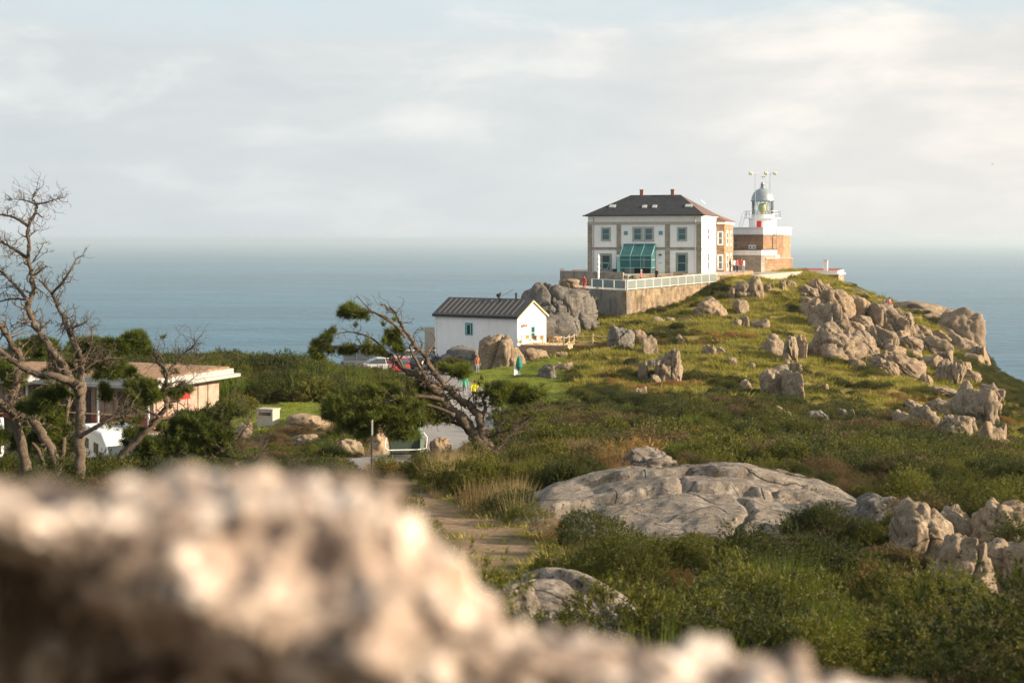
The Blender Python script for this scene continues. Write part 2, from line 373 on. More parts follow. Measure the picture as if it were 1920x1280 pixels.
# ================================================================== terrain
def W(px, py, D): return Vector(((px - 960) / F * D, D, -(py - HZ) / F * D))
CP = []   # ground points: photo column, photo row, distance
for px, py, D in [
    (1700, 1300, 14), (1900, 1300, 14), (1300, 1240, 17), (1900, 1175, 20), (1700, 1120, 22.5), (1500, 1075, 25.5), (1200, 1080, 25), (1000, 1080, 25), (1000, 1165, 20),
    (1900, 1030, 28), (1300, 1020, 30), (1300, 925, 40), (1600, 985, 33), (1900, 955, 38), (1900, 895, 55), (1600, 895, 48), (1300, 865, 52), (1100, 862, 54), (930, 870, 50),
    (850, 935, 40), (800, 1000, 33), (900, 1055, 27), (800, 886, 53), (500, 886, 53), (740, 860, 60), (550, 860, 61), (130, 900, 42), (0, 905, 42), (-200, 905, 42),
    (210, 885, 72), (60, 885, 72), (-200, 885, 72), (290, 816, 88), (100, 816, 88), (-200, 820, 88), (500, 797, 75), (620, 797, 76), (520, 762, 90), (640, 770, 90),
    (450, 716, 108), (600, 716, 108), (300, 725, 108), (0, 720, 110), (-300, 720, 110), (700, 700, 138), (560, 700, 126), (820, 676, 146), (970, 668, 144), (900, 692, 134), (960, 692, 131),
    (890, 772, 108), (860, 790, 100), (830, 812, 86), (800, 842, 70), (1050, 722, 118), (1100, 752, 108), (1000, 785, 92), (1100, 805, 82), (1300, 798, 88), (1500, 800, 92),
    (1700, 812, 96), (1880, 858, 100), (1920, 868, 85), (1500, 764, 108), (1300, 742, 112), (1180, 722, 118), (1250, 692, 128), (1200, 642, 142), (1140, 652, 142), (1060, 660, 146), (1180, 607, 156),
    (1340, 562, 168), (1400, 522, 176), (1350, 622, 148), (1450, 682, 130), (1450, 602, 158), (1500, 542, 185), (1520, 516, 196), (1600, 562, 186), (1600, 642, 152), (1700, 592, 180), (1700, 682, 140),
    (1800, 614, 180), (1800, 702, 140), (1840, 695, 160), (1900, 740, 138), (1980, 765, 138), (2100, 800, 135), (1850, 765, 122), (1110, 604, 160), (1040, 624, 158), (1430, 512, 200), (1530, 540, 215), (1250, 540, 200), (1150, 548, 185), (1870, 712, 178), (1900, 728, 170), (1930, 738, 165), (1990, 765, 160), (1870, 705, 190), (215, 908, 66), (60, 900, 66)]:
    CP.append(tuple(W(px, py, D)))
CP += [(0, 0, -1.62), (-8, 0, -1.8), (8, 0, -2.4), (0, -18, -.8), (-18, -14, -1.5), (18, -14, -3), (0, 5, -2.5), (-6, 5, -2.6), (7, 6, -3.2), (-12, 18, -4.6), (0, 13, -4.2), (-22, 26, -6.2), (-35, 10, -5), (30, 8, -5),
       (40, 40, -9), (60, 70, -14), (75, 110, -20), (-60, 60, -10.5), (-75, 100, -13), (-50, 40, -8)]
CP = np.array(CP)
def _U(r2): return np.where(r2 > 1e-9, r2 * np.log(np.maximum(r2, 1e-9)), 0.0)
_S = 50.0
def _fit():
    X = CP[:, :2] / _S; n = len(X)
    d2 = ((X[:, None] - X[None]) ** 2).sum(-1)
    A = np.zeros((n + 3, n + 3)); A[:n, :n] = _U(d2) + np.eye(n) * .0012
    A[:n, n] = 1; A[:n, n + 1:] = X; A[n, :n] = 1; A[n + 1:, :n] = X.T
    b = np.zeros(n + 3); b[:n] = CP[:, 2]
    return X, np.linalg.solve(A, b)
_TX, _TW = _fit()
def _tps(x, y):
    x = x / _S; y = y / _S; r = _TW[-3] + _TW[-2] * x + _TW[-1] * y
    for (a, b), w in zip(_TX, _TW[:-3]): r = r + w * _U((x - a) ** 2 + (y - b) ** 2)
    return r
_EX = [-200, -60, -20, -15, -4.5, 3, 6, 10, 14, 42, 50, 60, 68, 75, 85, 100, 200]
_EY = [125, 125, 129, 150, 156, 160, 172, 205, 222, 222, 196, 186, 152, 125, 95, 70, 40]
def yedge(x): return np.interp(x, _EX, _EY)
ROAD = [(-60, 66), (-40, 60), (-25, 56.2), (-14, 55.2), (-7.5, 55.6), (-4.2, 59), (-3.3, 66), (-3.2, 80), (-3.4, 95), (-2.9, 107), (-4.5, 116), (-8, 126), (-12, 134)]
def catmull(P, k=8):
    P = [Vector(p) for p in P]; o = []
    for i in range(len(P) - 1):
        a, b, c, d = P[max(i - 1, 0)], P[i], P[i + 1], P[min(i + 2, len(P) - 1)]
        for j in range(k):
            u = j / k
            o.append(.5 * ((2 * b) + (c - a) * u + (2 * a - 5 * b + 4 * c - d) * u * u + (3 * b - a - 3 * c + d) * u ** 3))
    o.append(P[-1]); return o
ROADC = np.array([tuple(p) for p in catmull([(x, y, 0) for x, y in ROAD], 10)])[:, :2]
def roaddist(x, y):
    r = np.full(np.shape(x), 1e9)
    for a, b in ROADC: r = np.minimum(r, (x - a) ** 2 + (y - b) ** 2)
    return np.sqrt(r)
PARK = (-17.5, -3.6, 128.0, 149.0)
PATH = np.array([tuple(p) for p in catmull([(-6.5, 50, 0), (-4.4, 44, 0), (-2.4, 38, 0), (-.9, 33, 0), (-.6, 29, 0), (-1.5, 24, 0), (-2.5, 18, 0)], 10)])[:, :2]
def pathdist(x, y):
    r = np.full(np.shape(x), 1e9)
    for a, b in PATH: r = np.minimum(r, (x - a) ** 2 + (y - b) ** 2)
    return np.sqrt(r)
def sstep(a, b, v): u = np.clip((v - a) / (b - a), 0, 1); return u * u * (3 - 2 * u)
def H(x, y):
    x = np.atleast_1d(np.asarray(x, float)); y = np.atleast_1d(np.asarray(y, float)); shp = x.shape; x = x.ravel(); y = y.ravel()
    xc = np.clip(x, -90, 95); ye = yedge(x); yc = np.clip(np.minimum(y, ye + 4), -22, 230)
    z = _tps(xc, yc)
    ov = np.maximum(y - ye, 0); z = z - .95 * (np.sqrt(ov * ov + 16) - 4)
    rv = np.maximum(x - 62, 0) ; z = z - .5 * (np.sqrt(rv * rv + 100) - 10)
    flat = sstep(2.2, 5, roaddist(x, y)) * sstep(1.0, 2.5, pathdist(x, y))
    flat = flat * (1 - ((x > PARK[0]) & (x < PARK[1]) & (y > PARK[2]) & (y < PARK[3])))
    amp = .03 + flat * np.clip(.05 + np.abs(y) / 500, 0, .4)
    z = z + amp * n2d(x, y, 4.5, 5, 3) + np.clip((-16 - z) / 40, 0, 1) * 3.5 * n2d(x, y, 16, 9, 4)
    return np.maximum(z, -145.0).reshape(shp)
def h1(x, y): return float(H(x, y)[0])
_DD = np.concatenate([np.arange(6, 60, .25), np.arange(60, 260, .5)])
def hit(px, py):
    x = (px - 960) / F * _DD; z = -(py - HZ) / F * _DD; g = H(x, _DD) - z
    i = np.where(g > 0)[0]
    if len(i) == 0: return float(_DD[int(np.argmax(g))])
    i = i[0]
    if i == 0: return float(_DD[0])
    u = g[i - 1] / (g[i - 1] - g[i]); return float(_DD[i - 1] + u * (_DD[i] - _DD[i - 1]))

def LAWN(x, y):
    """share of short turf"""
    px = 960 + F * x / np.maximum(y, 1)
    a = sstep(0, 4, np.minimum(np.minimum(px - 845, 1085 - px) * .12, np.minimum(y - 104, 139 - y)))
    b = sstep(0, 3, np.minimum(np.minimum(px - 400, 640 - px) * .06, np.minimum(y - 72, 97 - y)))
    c_ = sstep(1.2, 2.6, pathdist(x, y)) * (1 - sstep(2.6, 4.5, pathdist(x, y))) * (y < 52)
    return np.maximum(np.maximum(a, b), c_ * .8)
def HILL(x, y):
    return sstep(100, 112, y + 4 * n2d(x, y, 9, 3)) * sstep(2, 8, x)
def DIRT(x, y):
    a = 1 - sstep(.5, 1.3, pathdist(x, y) + .5 * n2d(x, y, 1.5, 2))
    b = (1 - sstep(2.8, 5.5, roaddist(x, y) + .8 * n2d(x, y, 2.5, 4))) * (y < 70)
    return np.clip(np.maximum(a, b), 0, 1)
# grid: fine near the camera, coarse far away
ys = [-24.0]
while ys[-1] < 60: ys.append(ys[-1] + .5)
while ys[-1] < 235: ys.append(ys[-1] + .9)
while ys[-1] < 400: ys.append(ys[-1] + 5)
xs = list(np.arange(-190, -60, 4.0)) + list(np.arange(-60, 78, .8)) + list(np.arange(78, 260, 5.0))
gx, gy = np.meshgrid(np.array(xs), np.array(ys)); gz = H(gx, gy)
nx, ny = len(xs), len(ys)
me = bpy.data.meshes.new('terrain')
co_ = np.stack([gx.ravel(), gy.ravel(), gz.ravel()], 1)
ii = (np.arange(ny - 1)[:, None] * nx + np.arange(nx - 1)[None]).ravel()
quads = np.stack([ii, ii + 1, ii + nx + 1, ii + nx], 1)
me.from_pydata(co_.tolist(), [], quads.tolist())
ca = me.color_attributes.new('cover', 'FLOAT_COLOR', 'POINT')
fx, fy = gx.ravel(), gy.ravel()
colr = np.stack([LAWN(fx, fy), DIRT(fx, fy), HILL(fx, fy), np.ones_like(fx)], 1)
ca.data.foreach_set('color', colr.astype(np.float32).ravel()); me.update()
terrain = tag(link('terrain', me, M['ground'], smooth=True), 'rough headland of heath, turf and bare earth', 'terrain', kind='structure')
# sea, one sheet to the horizon
SEA_Z = -138.0
seao = MB().add([(-150000, -150000, 0), (150000, -150000, 0), (150000, 150000, 0), (-150000, 150000, 0)], [(0, 1, 2, 3)]).build('sea', M['sea'], loc=(0, 0, SEA_Z))
tag(seao, 'calm teal sea reaching to the hazy horizon', 'sea', kind='structure')
# road, car park
def ribbon(name, line, width, mat, lift, label):
    vs, fs = [], []; n = len(line); k = 7
    for i, p in enumerate(line):
        a = line[max(i - 1, 0)]; b = line[min(i + 1, n - 1)]; t_ = np.array(b) - np.array(a); t_ = t_ / np.linalg.norm(t_); s_ = np.array([-t_[1], t_[0]])
        for j in range(k):
            q = np.array(p) + s_ * width * (j / (k - 1) - .5); vs.append((q[0], q[1], h1(q[0], q[1]) + lift))
    for i in range(n - 1):
        for j in range(k - 1): fs.append((i * k + j, i * k + j + 1, (i + 1) * k + j + 1, (i + 1) * k + j))
    return tag(MB().add(vs, fs).build(name, mat, smooth=True), label, 'road', kind='structure')
ribbon('road', [tuple(p) for p in ROADC], 4.4, M['asphalt'], .07, 'pale narrow road bending up past the bins to the car park')
vs, fs = [], []; k = 14
for i in range(k):
    for j in range(k):
        x = PARK[0] + (PARK[1] - PARK[0]) * i / (k - 1); y = PARK[2] + (PARK[3] - PARK[2]) * j / (k - 1); vs.append((x, y, h1(x, y) + .11))
fs = [(i * k + j, (i + 1) * k + j, (i + 1) * k + j + 1, i * k + j + 1) for i in range(k - 1) for j in range(k - 1)]
tag(MB().add(vs, fs).build('car_park', M['asphalt'], smooth=True), 'small grey car park on the edge of the headland', 'car park', kind='structure')
EXCL = []   # ground kept free of plants: x, y, radius
# ================================================================== buildings
def window(parent, x, y, z, w, h, rot=0.0, sur=.16, frame='teal', split=.5, surmat='stone_band', name='window', mull=False, open_=False):
    """upright window on a wall whose outside is -y of its own frame; x,z is its lower middle"""
    f = .09
    o = MB().box(-w / 2, w / 2, -.06, .0, 0, f).box(-w / 2, w / 2, -.06, 0, h - f, h).box(-w / 2, -w / 2 + f, -.06, 0, f, h - f).box(w / 2 - f, w / 2, -.06, 0, f, h - f)
    if split: o.box(-w / 2 + f, w / 2 - f, -.055, 0, h * split - f / 2, h * split + f / 2)
    if mull: o.box(-f / 2, f / 2, -.05, 0, f, h - f)
    wo = o.build(name, M[frame], parent, loc=(x, y, z), rot=(0, 0, rot))
    boxes('pane', M['pane'], wo, (-w / 2 + f, w / 2 - f, -.022, -.002, f, h - f))
    if sur:
        s = sur; MB().box(-w / 2 - s, -w / 2 - .002, -.045, 0, -s, h + s).box(w / 2 + .002, w / 2 + s, -.045, 0, -s, h + s).box(-w / 2 - .002, w / 2 + .002, -.045, 0, h + .002, h + s).box(-w / 2 - .002, w / 2 + .002, -.07, 0, -s, -.002).build('surround', M[surmat], wo)
    if open_:   # the lower sash tilts outwards
        ww, hh = w - .3, h * .42
        MB().box(-ww / 2, ww / 2, -.04, 0, -.06, 0).box(-ww / 2, ww / 2, -.04, 0, -hh, -hh + .06).box(-ww / 2, -ww / 2 + .06, -.04, 0, -hh + .06, -.06).box(ww / 2 - .06, ww / 2, -.04, 0, -hh + .06, -.06).build('tilted_sash', M['pale_teal'], wo, loc=(0, -.08, h * .47), rot=(R(-22), R(7), 0))
    return wo
# ------------------------------------------------------------------ hotel
HZ0 = -4.35                                       # terrace level
hA = R(17); hc = W(1315, 512, 178)
hotel = empty('hotel_building', (hc.x - 14.6 * math.cos(hA), 178 + 14.6 * math.sin(hA), HZ0), -hA,
              label='white two-storey house with hipped slate roof and stone pilasters on the cliff top', cat='building')
L, Dp, Hh = 14.6, 12.0, 7.2
boxes('wall', M['white'], hotel, (0, L, 0, Dp, -1.0, Hh))
for a, b in [(0, .038), (.258, .297), (.686, .728), (.96, 1.0)]:
    x0, x1 = a * L - (.03 if a == 0 else 0), b * L + (.03 if b == 1 else 0)
    boxes('pilaster', M['stone_trim'], hotel, (x0, x1, -.07, 0.3 if b in (.038,) else (.0 if b < 1 else .12), -1.0, 6.16))
segs = [(.038, .258), (.297, .686), (.728, .96)]
for a, b in segs:
    boxes('string_course', M['stone_trim'], hotel, (a * L + .003, b * L - .003, -.05, 0, 2.96, 3.30))
boxes('cornice_band', M['stone_band'], hotel, (-.05, L + .05, -.09, .0, 6.163, 6.52))
boxes('side_string_course', M['stone_band'], hotel, (L, L + .04, .15, Dp, 2.96, 3.2))
boxes('eave', M['white_paint'], hotel, (-.28, L + .28, -.28, Dp + .28, Hh + .003, Hh + .14))
e = .5; rz0 = Hh + .143; rh = 2.75; ix = 4.3
rf = MB().add([(-e, -e, rz0), (L + e, -e, rz0), (L + e, Dp + e, rz0), (-e, Dp + e, rz0), (ix, Dp / 2, rz0 + rh), (L - ix + .6, Dp / 2, rz0 + rh)],
              [(0, 1, 5, 4), (2, 3, 4, 5), (3, 0, 4), (3, 2, 1, 0)])
roof = rf.build('roof', M['slate'], hotel)
MB().add([(L + e, -e, rz0), (L + e, Dp + e, rz0), (L - ix + .6, Dp / 2, rz0 + rh)], [(0, 1, 2)]).build('lit_roof_hip', M['hip_slate'], hotel)  # hip facing the sun, its lit tone painted by a paler slate
boxes('gutter', M['dark'], hotel, (-e - .06, L + e + .06, -e - .12, -e - .003, rz0 - .10, rz0 + .05))
rdir = Vector((0, Dp / 2 + e, rh)).normalized(); rang = math.atan2(rh, Dp / 2 + e)
for fx_, w_ in [(.185, .8), (.475, .55), (.565, .55), (.865, .9)]:
    c_ = Vector((fx_ * L, -e, rz0)) + rdir * (3.0 if w_ > .7 else 2.8)
    s_ = boxes('skylight', M['zinc'], roof, (-w_ / 2, w_ / 2, -.45, .45, .0, .12), loc=c_, rot=(rang, 0, 0))
boxes('open_skylight', M['white_paint'], roof, (-.35, .35, -.4, .4, .0, .06), loc=(L * .955, Dp * .42, rz0 + 1.75), rot=(0, R(38), 0))
for fx_ in (.395, .675):
    boxes('chimney', M['terracotta_brick'], roof, (fx_ * L - .22, fx_ * L + .22, Dp / 2 - .22, Dp / 2 + .22, rz0 + rh - .3, rz0 + rh + .62), (fx_ * L - .27, fx_ * L + .27, Dp / 2 - .27, Dp / 2 + .27, rz0 + rh + .623, rz0 + rh + .72))
WX = lambda c: (c - 148) / 1362 * L
for c in (368, 1283): window(hotel, WX(c), 0, 4.22, .98, 1.48)
for c in (752, 887): window(hotel, WX(c), 0, 4.22, .98, 1.48, sur=.2)
for c in (611, 1029): window(hotel, WX(c), 0, 4.85, .5, .5, sur=.0, split=.5, mull=True)
window(hotel, WX(369), 0, .35, 1.12, 1.95, sur=.2, surmat='stone_trim', open_=True)
window(hotel, WX(1280), 0, .22, 1.12, 2.2, sur=.2, surmat='stone_trim')
for z_, h_ in ((4.2, 1.5), (.4, 2.1)):
    for y_ in (5.4,): window(hotel, L, y_, z_, 1.05, h_, rot=R(90), sur=.14, frame='white_paint')
MB().tube([(L - .75, -.1, -.5), (L - .75, -.1, Hh - .1)], .05, 6).build('downpipe', M['stone_band'], hotel)
MB().tube([(.75, -.1, -.5), (.75, -.1, Hh - .1)], .05, 6).build('downpipe', M['stone_band'], hotel)
boxes('wall_lamp', M['dark'], hotel, (WX(1025) - .16, WX(1025) + .16, -.34, 0, 2.26, 2.44), bevel=.03)
boxes('wall_lettering', M['metal'], hotel, (WX(1000), WX(1050), -.02, 0, 1.30, 1.36))
boxes('dark_notice_board', M['dark'], hotel, (WX(500), WX(548), -.16, -.075, .1, 1.62))
for z_, dz_, ww in ((2.05, .32, .22), (1.34, .22, .2), (.98, .16, .09)):
    boxes('notice', M['white_paint'], hotel, (WX(525) - ww, WX(525) + ww, -.20, -.163, z_, z_ + dz_))
boxes('bench_box', M['dark'], hotel, (WX(455), WX(497), -.45, -.09, 0, .55))
# glazed porch
pw0, pw1, pd = WX(590), WX(968), 2.6
porch = MB()
def bar(mb, a, b, r=.045): return mb.tube([a, b], r, 4)
xs_ = [pw0 + (pw1 - pw0) * i / 3 for i in range(4)]
for x_ in xs_:
    bar(porch, (x_, -pd, -.2), (x_, -pd, 2.25)); bar(porch, (x_, -pd, 2.25), (x_ + (.0), -.12, 3.72), .06)
for z_ in (.75, 1.75, 2.25): bar(porch, (pw0, -pd, z_), (pw1, -pd, z_))
for x_ in (pw0, pw1):
    for y_ in (-pd * .5, -.12): bar(porch, (x_, y_, -.2), (x_, y_, 2.25 + (1 + y_ / pd) * 1.47))
    for z_ in (.75, 1.75): bar(porch, (x_, -pd, z_), (x_, -.12, z_))
bar(porch, (pw0, -.12, 3.72), (pw1, -.12, 3.72), .06)
po = porch.build('porch_frame', M['pale_teal'], hotel)
for i in range(3):
    a, b = xs_[i] + .06, xs_[i + 1] - .06
    MB().add([(a, -pd, 2.27), (b, -pd, 2.27), (b, -.14, 3.72), (a, -.14, 3.72), (a, -pd, 2.29), (b, -pd, 2.29), (b, -.14, 3.74), (a, -.14, 3.74)], [(0, 3, 2, 1), (4, 5, 6, 7), (0, 1, 5, 4), (1, 2, 6, 5), (2, 3, 7, 6), (3, 0, 4, 7)]).build('roof_pane', M['teal_glass'], po)
    boxes('front_pane', M['teal_glass'], po, (a, b, -pd - .01, -pd + .01, .8, 2.2))
boxes('side_wall', M['pale_teal'], po, (pw0 - .35, pw0 - .06, -pd + .1, -.13, -.2, 2.1))
MB().prism([(pw1 - .01, -pd + .06), (pw1 + .01, -pd + .06), (pw1 + .01, -.15), (pw1 - .01, -.15)], .8, [2.2, 2.2, 3.55, 3.55]).build('side_pane', M['teal_glass'], po)
boxes('door', M['dark'], hotel, (WX(720), WX(905), -.05, 0, 0, 2.2))
boxes('door_frame', M['pale_teal'], hotel, (WX(712), WX(720), -.08, 0, 0, 2.25), (WX(808), WX(818), -.08, 0, 0, 2.2), (WX(905), WX(913), -.08, 0, 0, 2.25))
# rear wing
wing = [(L + 1.05, Dp + .003, 1), (6.0, Dp + 8, 1)]
boxes('rear_wing_wall', M['ashlar'], hotel, (6, L + 1.1, Dp + .003, Dp + 8, -1, 6.6))
wr = MB().add([(5.6, Dp - .3, 6.7), (L + 1.5, Dp - .3, 6.7), (L + 1.5, Dp + 8.4, 6.7), (5.6, Dp + 8.4, 6.7), (9.0, Dp + 4, 8.3), (L - 2, Dp + 4, 8.3)], [(0, 1, 5, 4), (1, 2, 5), (2, 3, 4, 5), (3, 0, 4), (3, 2, 1, 0)]).build('rear_wing_roof', M['wing_tile'], hotel)
boxes('rear_wing_cornice', M['white_paint'], hotel, (5.9, L + 1.25, Dp - .15, Dp + 8.1, 6.3, 6.62))
for z_, h_ in ((3.6, 1.7), (.3, 1.9)):
    for y_ in (Dp + 2.4, Dp + 5.6): window(hotel, L + 1.1, y_, z_, 1.15, h_, rot=R(90), sur=.2, frame='white_paint', surmat='white_paint')
    window(hotel, L + .56, Dp, z_, .6, h_, sur=.1, frame='white_paint', surmat='white_paint')
EXCL += [(hc.x - 7, 186, 10)]
# ------------------------------------------------------------------ terrace: retaining walls, floor, rails
c0 = W(1108, 541, 167); c1 = W(1175, 545, 160); c2 = W(1345, 530, 173); c3 = W(1412, 508, 182)
def wallseg(a, b, za, zb, bot_a, bot_b, th, mat, name, parent=None, label=None, cat=None):
    a2, b2 = Vector((a.x, a.y)), Vector((b.x, b.y)); t_ = (b2 - a2).normalized(); n_ = Vector((-t_.y, t_.x)) * th
    o = MB().prism([a2[:], b2[:], (b2 + n_)[:], (a2 + n_)[:]], [bot_a, bot_b, bot_b, bot_a], [za, zb, zb, za]).build(name, mat, parent)
    return tag(o, label, cat)
ter = empty('terrace', (0, 0, 0), label='paved terrace held up by stained retaining walls below the hotel', cat='terrace')
wallseg(c0, c1, c0.z, c1.z, -11, -11, .5, M['rubble'], 'retaining_wall', ter)['label'] = 'shaded rubble face of the retaining wall'
w_ = wallseg(c1, c2, c1.z, c2.z, -11.5, -9, .5, M['concrete'], 'retaining_wall', ter); w_['label'] = 'sunlit stained concrete face of the retaining wall'
wallseg(c1 + Vector((-.03, -.08, 0)), c2 + Vector((0, -.06, 0)), c1.z - .06, c2.z - .06, c1.z - 1.0, c2.z - .9, .4, M['concrete'], 'concrete_coping', ter)
wallseg(c2 + Vector((.05, .1, 0)), c3, -4.62, -4.05, -8, -6, .5, M['ashlar'], 'parapet_wall', ter)
fl = [c0 + Vector((.1, .3, 0)), c1 + Vector((0, .38, 0)), c2 + Vector((-.1, .3, 0)), c3 + Vector((-.1, .35, 0)), Vector((40, 196, -4.45)), Vector((38, 216, -4.45)), Vector((12, 214, -4.45)), Vector((6.5, 186, -4.6)), Vector((5.6, 172, -5.4))]
MB().prism([(p_.x, p_.y) for p_ in fl], [-8] * 9, [c0.z - .05, c1.z - .05, c2.z - .05, -4.7, -4.45, -4.45, -4.45, -4.6, -5.4]).build('floor', M['paving'], ter)
# the upper terrace and its low walls
q0 = W(1050, 508, 173); q1 = W(1168, 512, 170); q2 = W(1178, 516, 169.5); q3 = W(1340, 512, 174.5)
wallseg(q0, q1, -3.85, -4.0, -5.9, -5.9, .5, M['rubble'], 'low_wall', ter)
wallseg(q0 + Vector((.4, 12, 0)), q0 + Vector((.0, .05, 0)), -3.85, -3.85, -6.5, -6.5, .5, M['rubble'], 'low_wall', ter)
wallseg(W(1188, 512, 170), q3, -4.32, -4.2, -5.9, -5.9, .4, M['concrete'], 'low_wall', ter)
up = [q1 + Vector((0, .6, 0)), q2 + Vector((0, .6, 0)), q3 + Vector((0, .5, 0)), c3 + Vector((0, 1, 0)), Vector((33, 200, 0)), Vector((9, 206, 0)), q0 + Vector((.6, 1, 0))]
MB().prism([(p_.x, p_.y) for p_ in up], -7, HZ0).build('upper_floor', M['paving'], ter)
MB().prism([(a_.x, a_.y) for a_ in (W(1262, 512, 169), W(1280, 512, 169), W(1280, 512, 170), W(1262, 512, 170))], -5.6, -3.95).build('gate_pier', M['concrete'], ter)
for s_ in (0, 1, 2): boxes('step', M['paving'], ter, (q1.x - .1, q1.x + 2.2, q1.y - 1.6 + s_ * .5, q1.y - 1.1 + s_ * .5, -6, -5.3 + s_ * .28))
def railing(a, b, n, label, h=1.12):
    root = empty('glass_railing', a, label=label, cat='railing'); v = b - a
    up_ = Vector((0, 0, 1)); t_ = Vector((v.x, v.y, 0)).normalized()
    for i in range(n + 1):
        p_ = v * (i / n); MB().tube([p_, p_ + up_ * h], .045, 6).build('post', M['white_paint'], root)
    MB().tube([up_ * h, v + up_ * h], .04, 6).build('top_rail', M['white_paint'], root)
    MB().tube([up_ * .14, v + up_ * .14], .03, 6).build('bottom_rail', M['white_paint'], root)
    for i in range(n):
        p_, q_ = v * (i / n) + t_ * .08, v * ((i + 1) / n) - t_ * .08
        n_ = Vector((-t_.y, t_.x, 0)) * .012
        MB().add([p_ + up_ * .2 - n_, q_ + up_ * .2 - n_, q_ + up_ * (h - .06) - n_, p_ + up_ * (h - .06) - n_, p_ + up_ * .2 + n_, q_ + up_ * .2 + n_, q_ + up_ * (h - .06) + n_, p_ + up_ * (h - .06) + n_],
                 [(0, 1, 2, 3), (7, 6, 5, 4), (0, 4, 5, 1), (1, 5, 6, 2), (2, 6, 7, 3), (3, 7, 4, 0)]).build('glass_panel', M['rail_glass'], root)
railing(c0 + Vector((.1, .1, .02)), c1 + Vector((-.12, .15, .02)), 3, 'white posted glass railing on the shaded left edge of the terrace')
railing(c1 + Vector((.1, .12, .02)), c2 + Vector((-.05, .12, .02)), 11, 'long sunlit white glass railing along the front of the terrace')
# folded parasol on the terrace: canvas twisted round the pole
ps = W(1122, 540, 166); par = empty('folded_parasol', (ps.x, ps.y, -5.7), label='folded white parasol standing by the glass railing', cat='parasol')
MB().tube([(0, 0, 0), (0, 0, 3.9)], .03, 6).build('pole', M['metal'], par)
MB().lathe([(.05, 1.0), (.14, 1.3), (.10, 1.5), (.17, 1.8), (.11, 2.0), (.18, 2.3), (.12, 2.6), (.19, 2.9), (.13, 3.2), (.17, 3.5), (.03, 3.9)], 9).build('canopy', M['white_paint'], par)
MB().lathe([(.32, -.05), (.32, .06), (.06, .1)], 12).build('base', M['metal'], par)
# ------------------------------------------------------------------ lighthouse
lh = empty('lighthouse', W(1430, 508, 202), label='stone lighthouse with white parapet, red door and grey domed lantern', cat='lighthouse')
o_ = lh.location.copy()
def LP(px, D): return ((px - 960) / F * D - o_.x, D - o_.y)
def LZ(py, D=202): return -(py - HZ) / F * D - o_.z
def octo(g=0.0):
    P = [LP(1375, 203.5), LP(1431, 200.2), LP(1469, 202), LP(1482, 206), LP(1480, 210.5), LP(1440, 213), LP(1395, 211.5), LP(1376, 208)]
    c_ = np.mean(P, 0); return [tuple(c_ + (np.array(p_) - c_) * (1 + g)) for p_ in P]
MB().prism(octo(), LZ(520), LZ(439.5)).build('tower_wall', M['ashlar'], lh)
MB().prism(octo(.025), LZ(442), LZ(439.5) + .0).build('string_course', M['stone_band'], lh)
MB().prism(octo(.045), LZ(439.4), LZ(427.5)).build('parapet', M['white'], lh)
MB().prism(octo(.07), LZ(427.4), LZ(426.2)).build('coping', M['white_paint'], lh)
MB().prism([LP(1412, 199.6), LP(1436, 198.4), LP(1486, 202), LP(1486, 206), LP(1420, 206)], LZ(520), LZ(485)).build('plinth', M['ashlar'], lh)
MB().prism([LP(1411, 199.4), LP(1436, 198.2), LP(1487, 201.9), LP(1487, 206), LP(1420, 206)], LZ(485) + .003, LZ(483.4)).build('plinth_coping', M['stone_band'], lh)
# quoin strip between two faces, twin window, drain pipe
pa, pb = np.array(LP(1375, 203.5)), np.array(LP(1431, 200.2)); tt = (pb - pa) / np.linalg.norm(pb - pa); ang = math.atan2(tt[1], tt[0])
for k_ in (.58, .70):
    p_ = pa + (pb - pa) * k_; nn = np.array([tt[1], -tt[0]])
    window(lh, p_[0] + nn[0] * .01, p_[1] + nn[1] * .01, LZ(467), .36, .5, rot=ang, sur=.12, frame='white_paint', split=0, surmat='white_paint')
MB().tube([(*LP(1456, 200.9), LZ(478)), (*LP(1456, 200.9), LZ(432))], .06, 6).build('drain_pipe', M['stone_band'], lh)
# drum, gallery, lantern
ctr = LP(1430, 206.5); cx_, cy_ = ctr; D2 = 206.5
MB().lathe([(1.96, LZ(429, D2)), (1.96, LZ(411.5, D2)), (2.05, LZ(411.3, D2)), (2.05, LZ(410.4, D2))], 40, ctr).build('drum', M['white'], lh, smooth=False)
da = R(-115); dx_, dy_ = cx_ + 1.97 * math.cos(da), cy_ + 1.97 * math.sin(da)
boxes('door', M['red'], lh, (-.33, .33, -.06, .08, LZ(427.5, D2), LZ(414.8, D2)), loc=(dx_, dy_, 0), rot=(0, 0, da + R(90)))
MB().lathe([(2.0, LZ(410.3, D2)), (2.62, LZ(409.6, D2)), (2.62, LZ(408.4, D2)), (1.7, LZ(408.2, D2))], 40, ctr).build('gallery', M['white_paint'], lh)
gz0 = LZ(408.3, D2); rail = MB()
for k_ in range(22):
    a_ = 2 * math.pi * k_ / 22; rail.tube([(cx_ + 2.55 * math.cos(a_), cy_ + 2.55 * math.sin(a_), gz0), (cx_ + 2.55 * math.cos(a_), cy_ + 2.55 * math.sin(a_), gz0 + .95)], .022, 4)
for z_ in (.5, .95): rail.tube([(cx_ + 2.55 * math.cos(2 * math.pi * k_ / 32), cy_ + 2.55 * math.sin(2 * math.pi * k_ / 32), gz0 + z_) for k_ in range(33)], .022, 4, False)
rail.build('gallery_railing', M['metal'], lh)
MB().lathe([(1.62, gz0 - .1), (1.62, gz0 + .42), (1.55, gz0 + .44)], 32, ctr).build('lantern_base', M['white_paint'], lh)
lz0, lz1 = gz0 + .4, LZ(377, D2)
lan = MB().lathe([(1.50, lz0), (1.50, lz1)], 32, ctr); lan.f = lan.f[:-2]
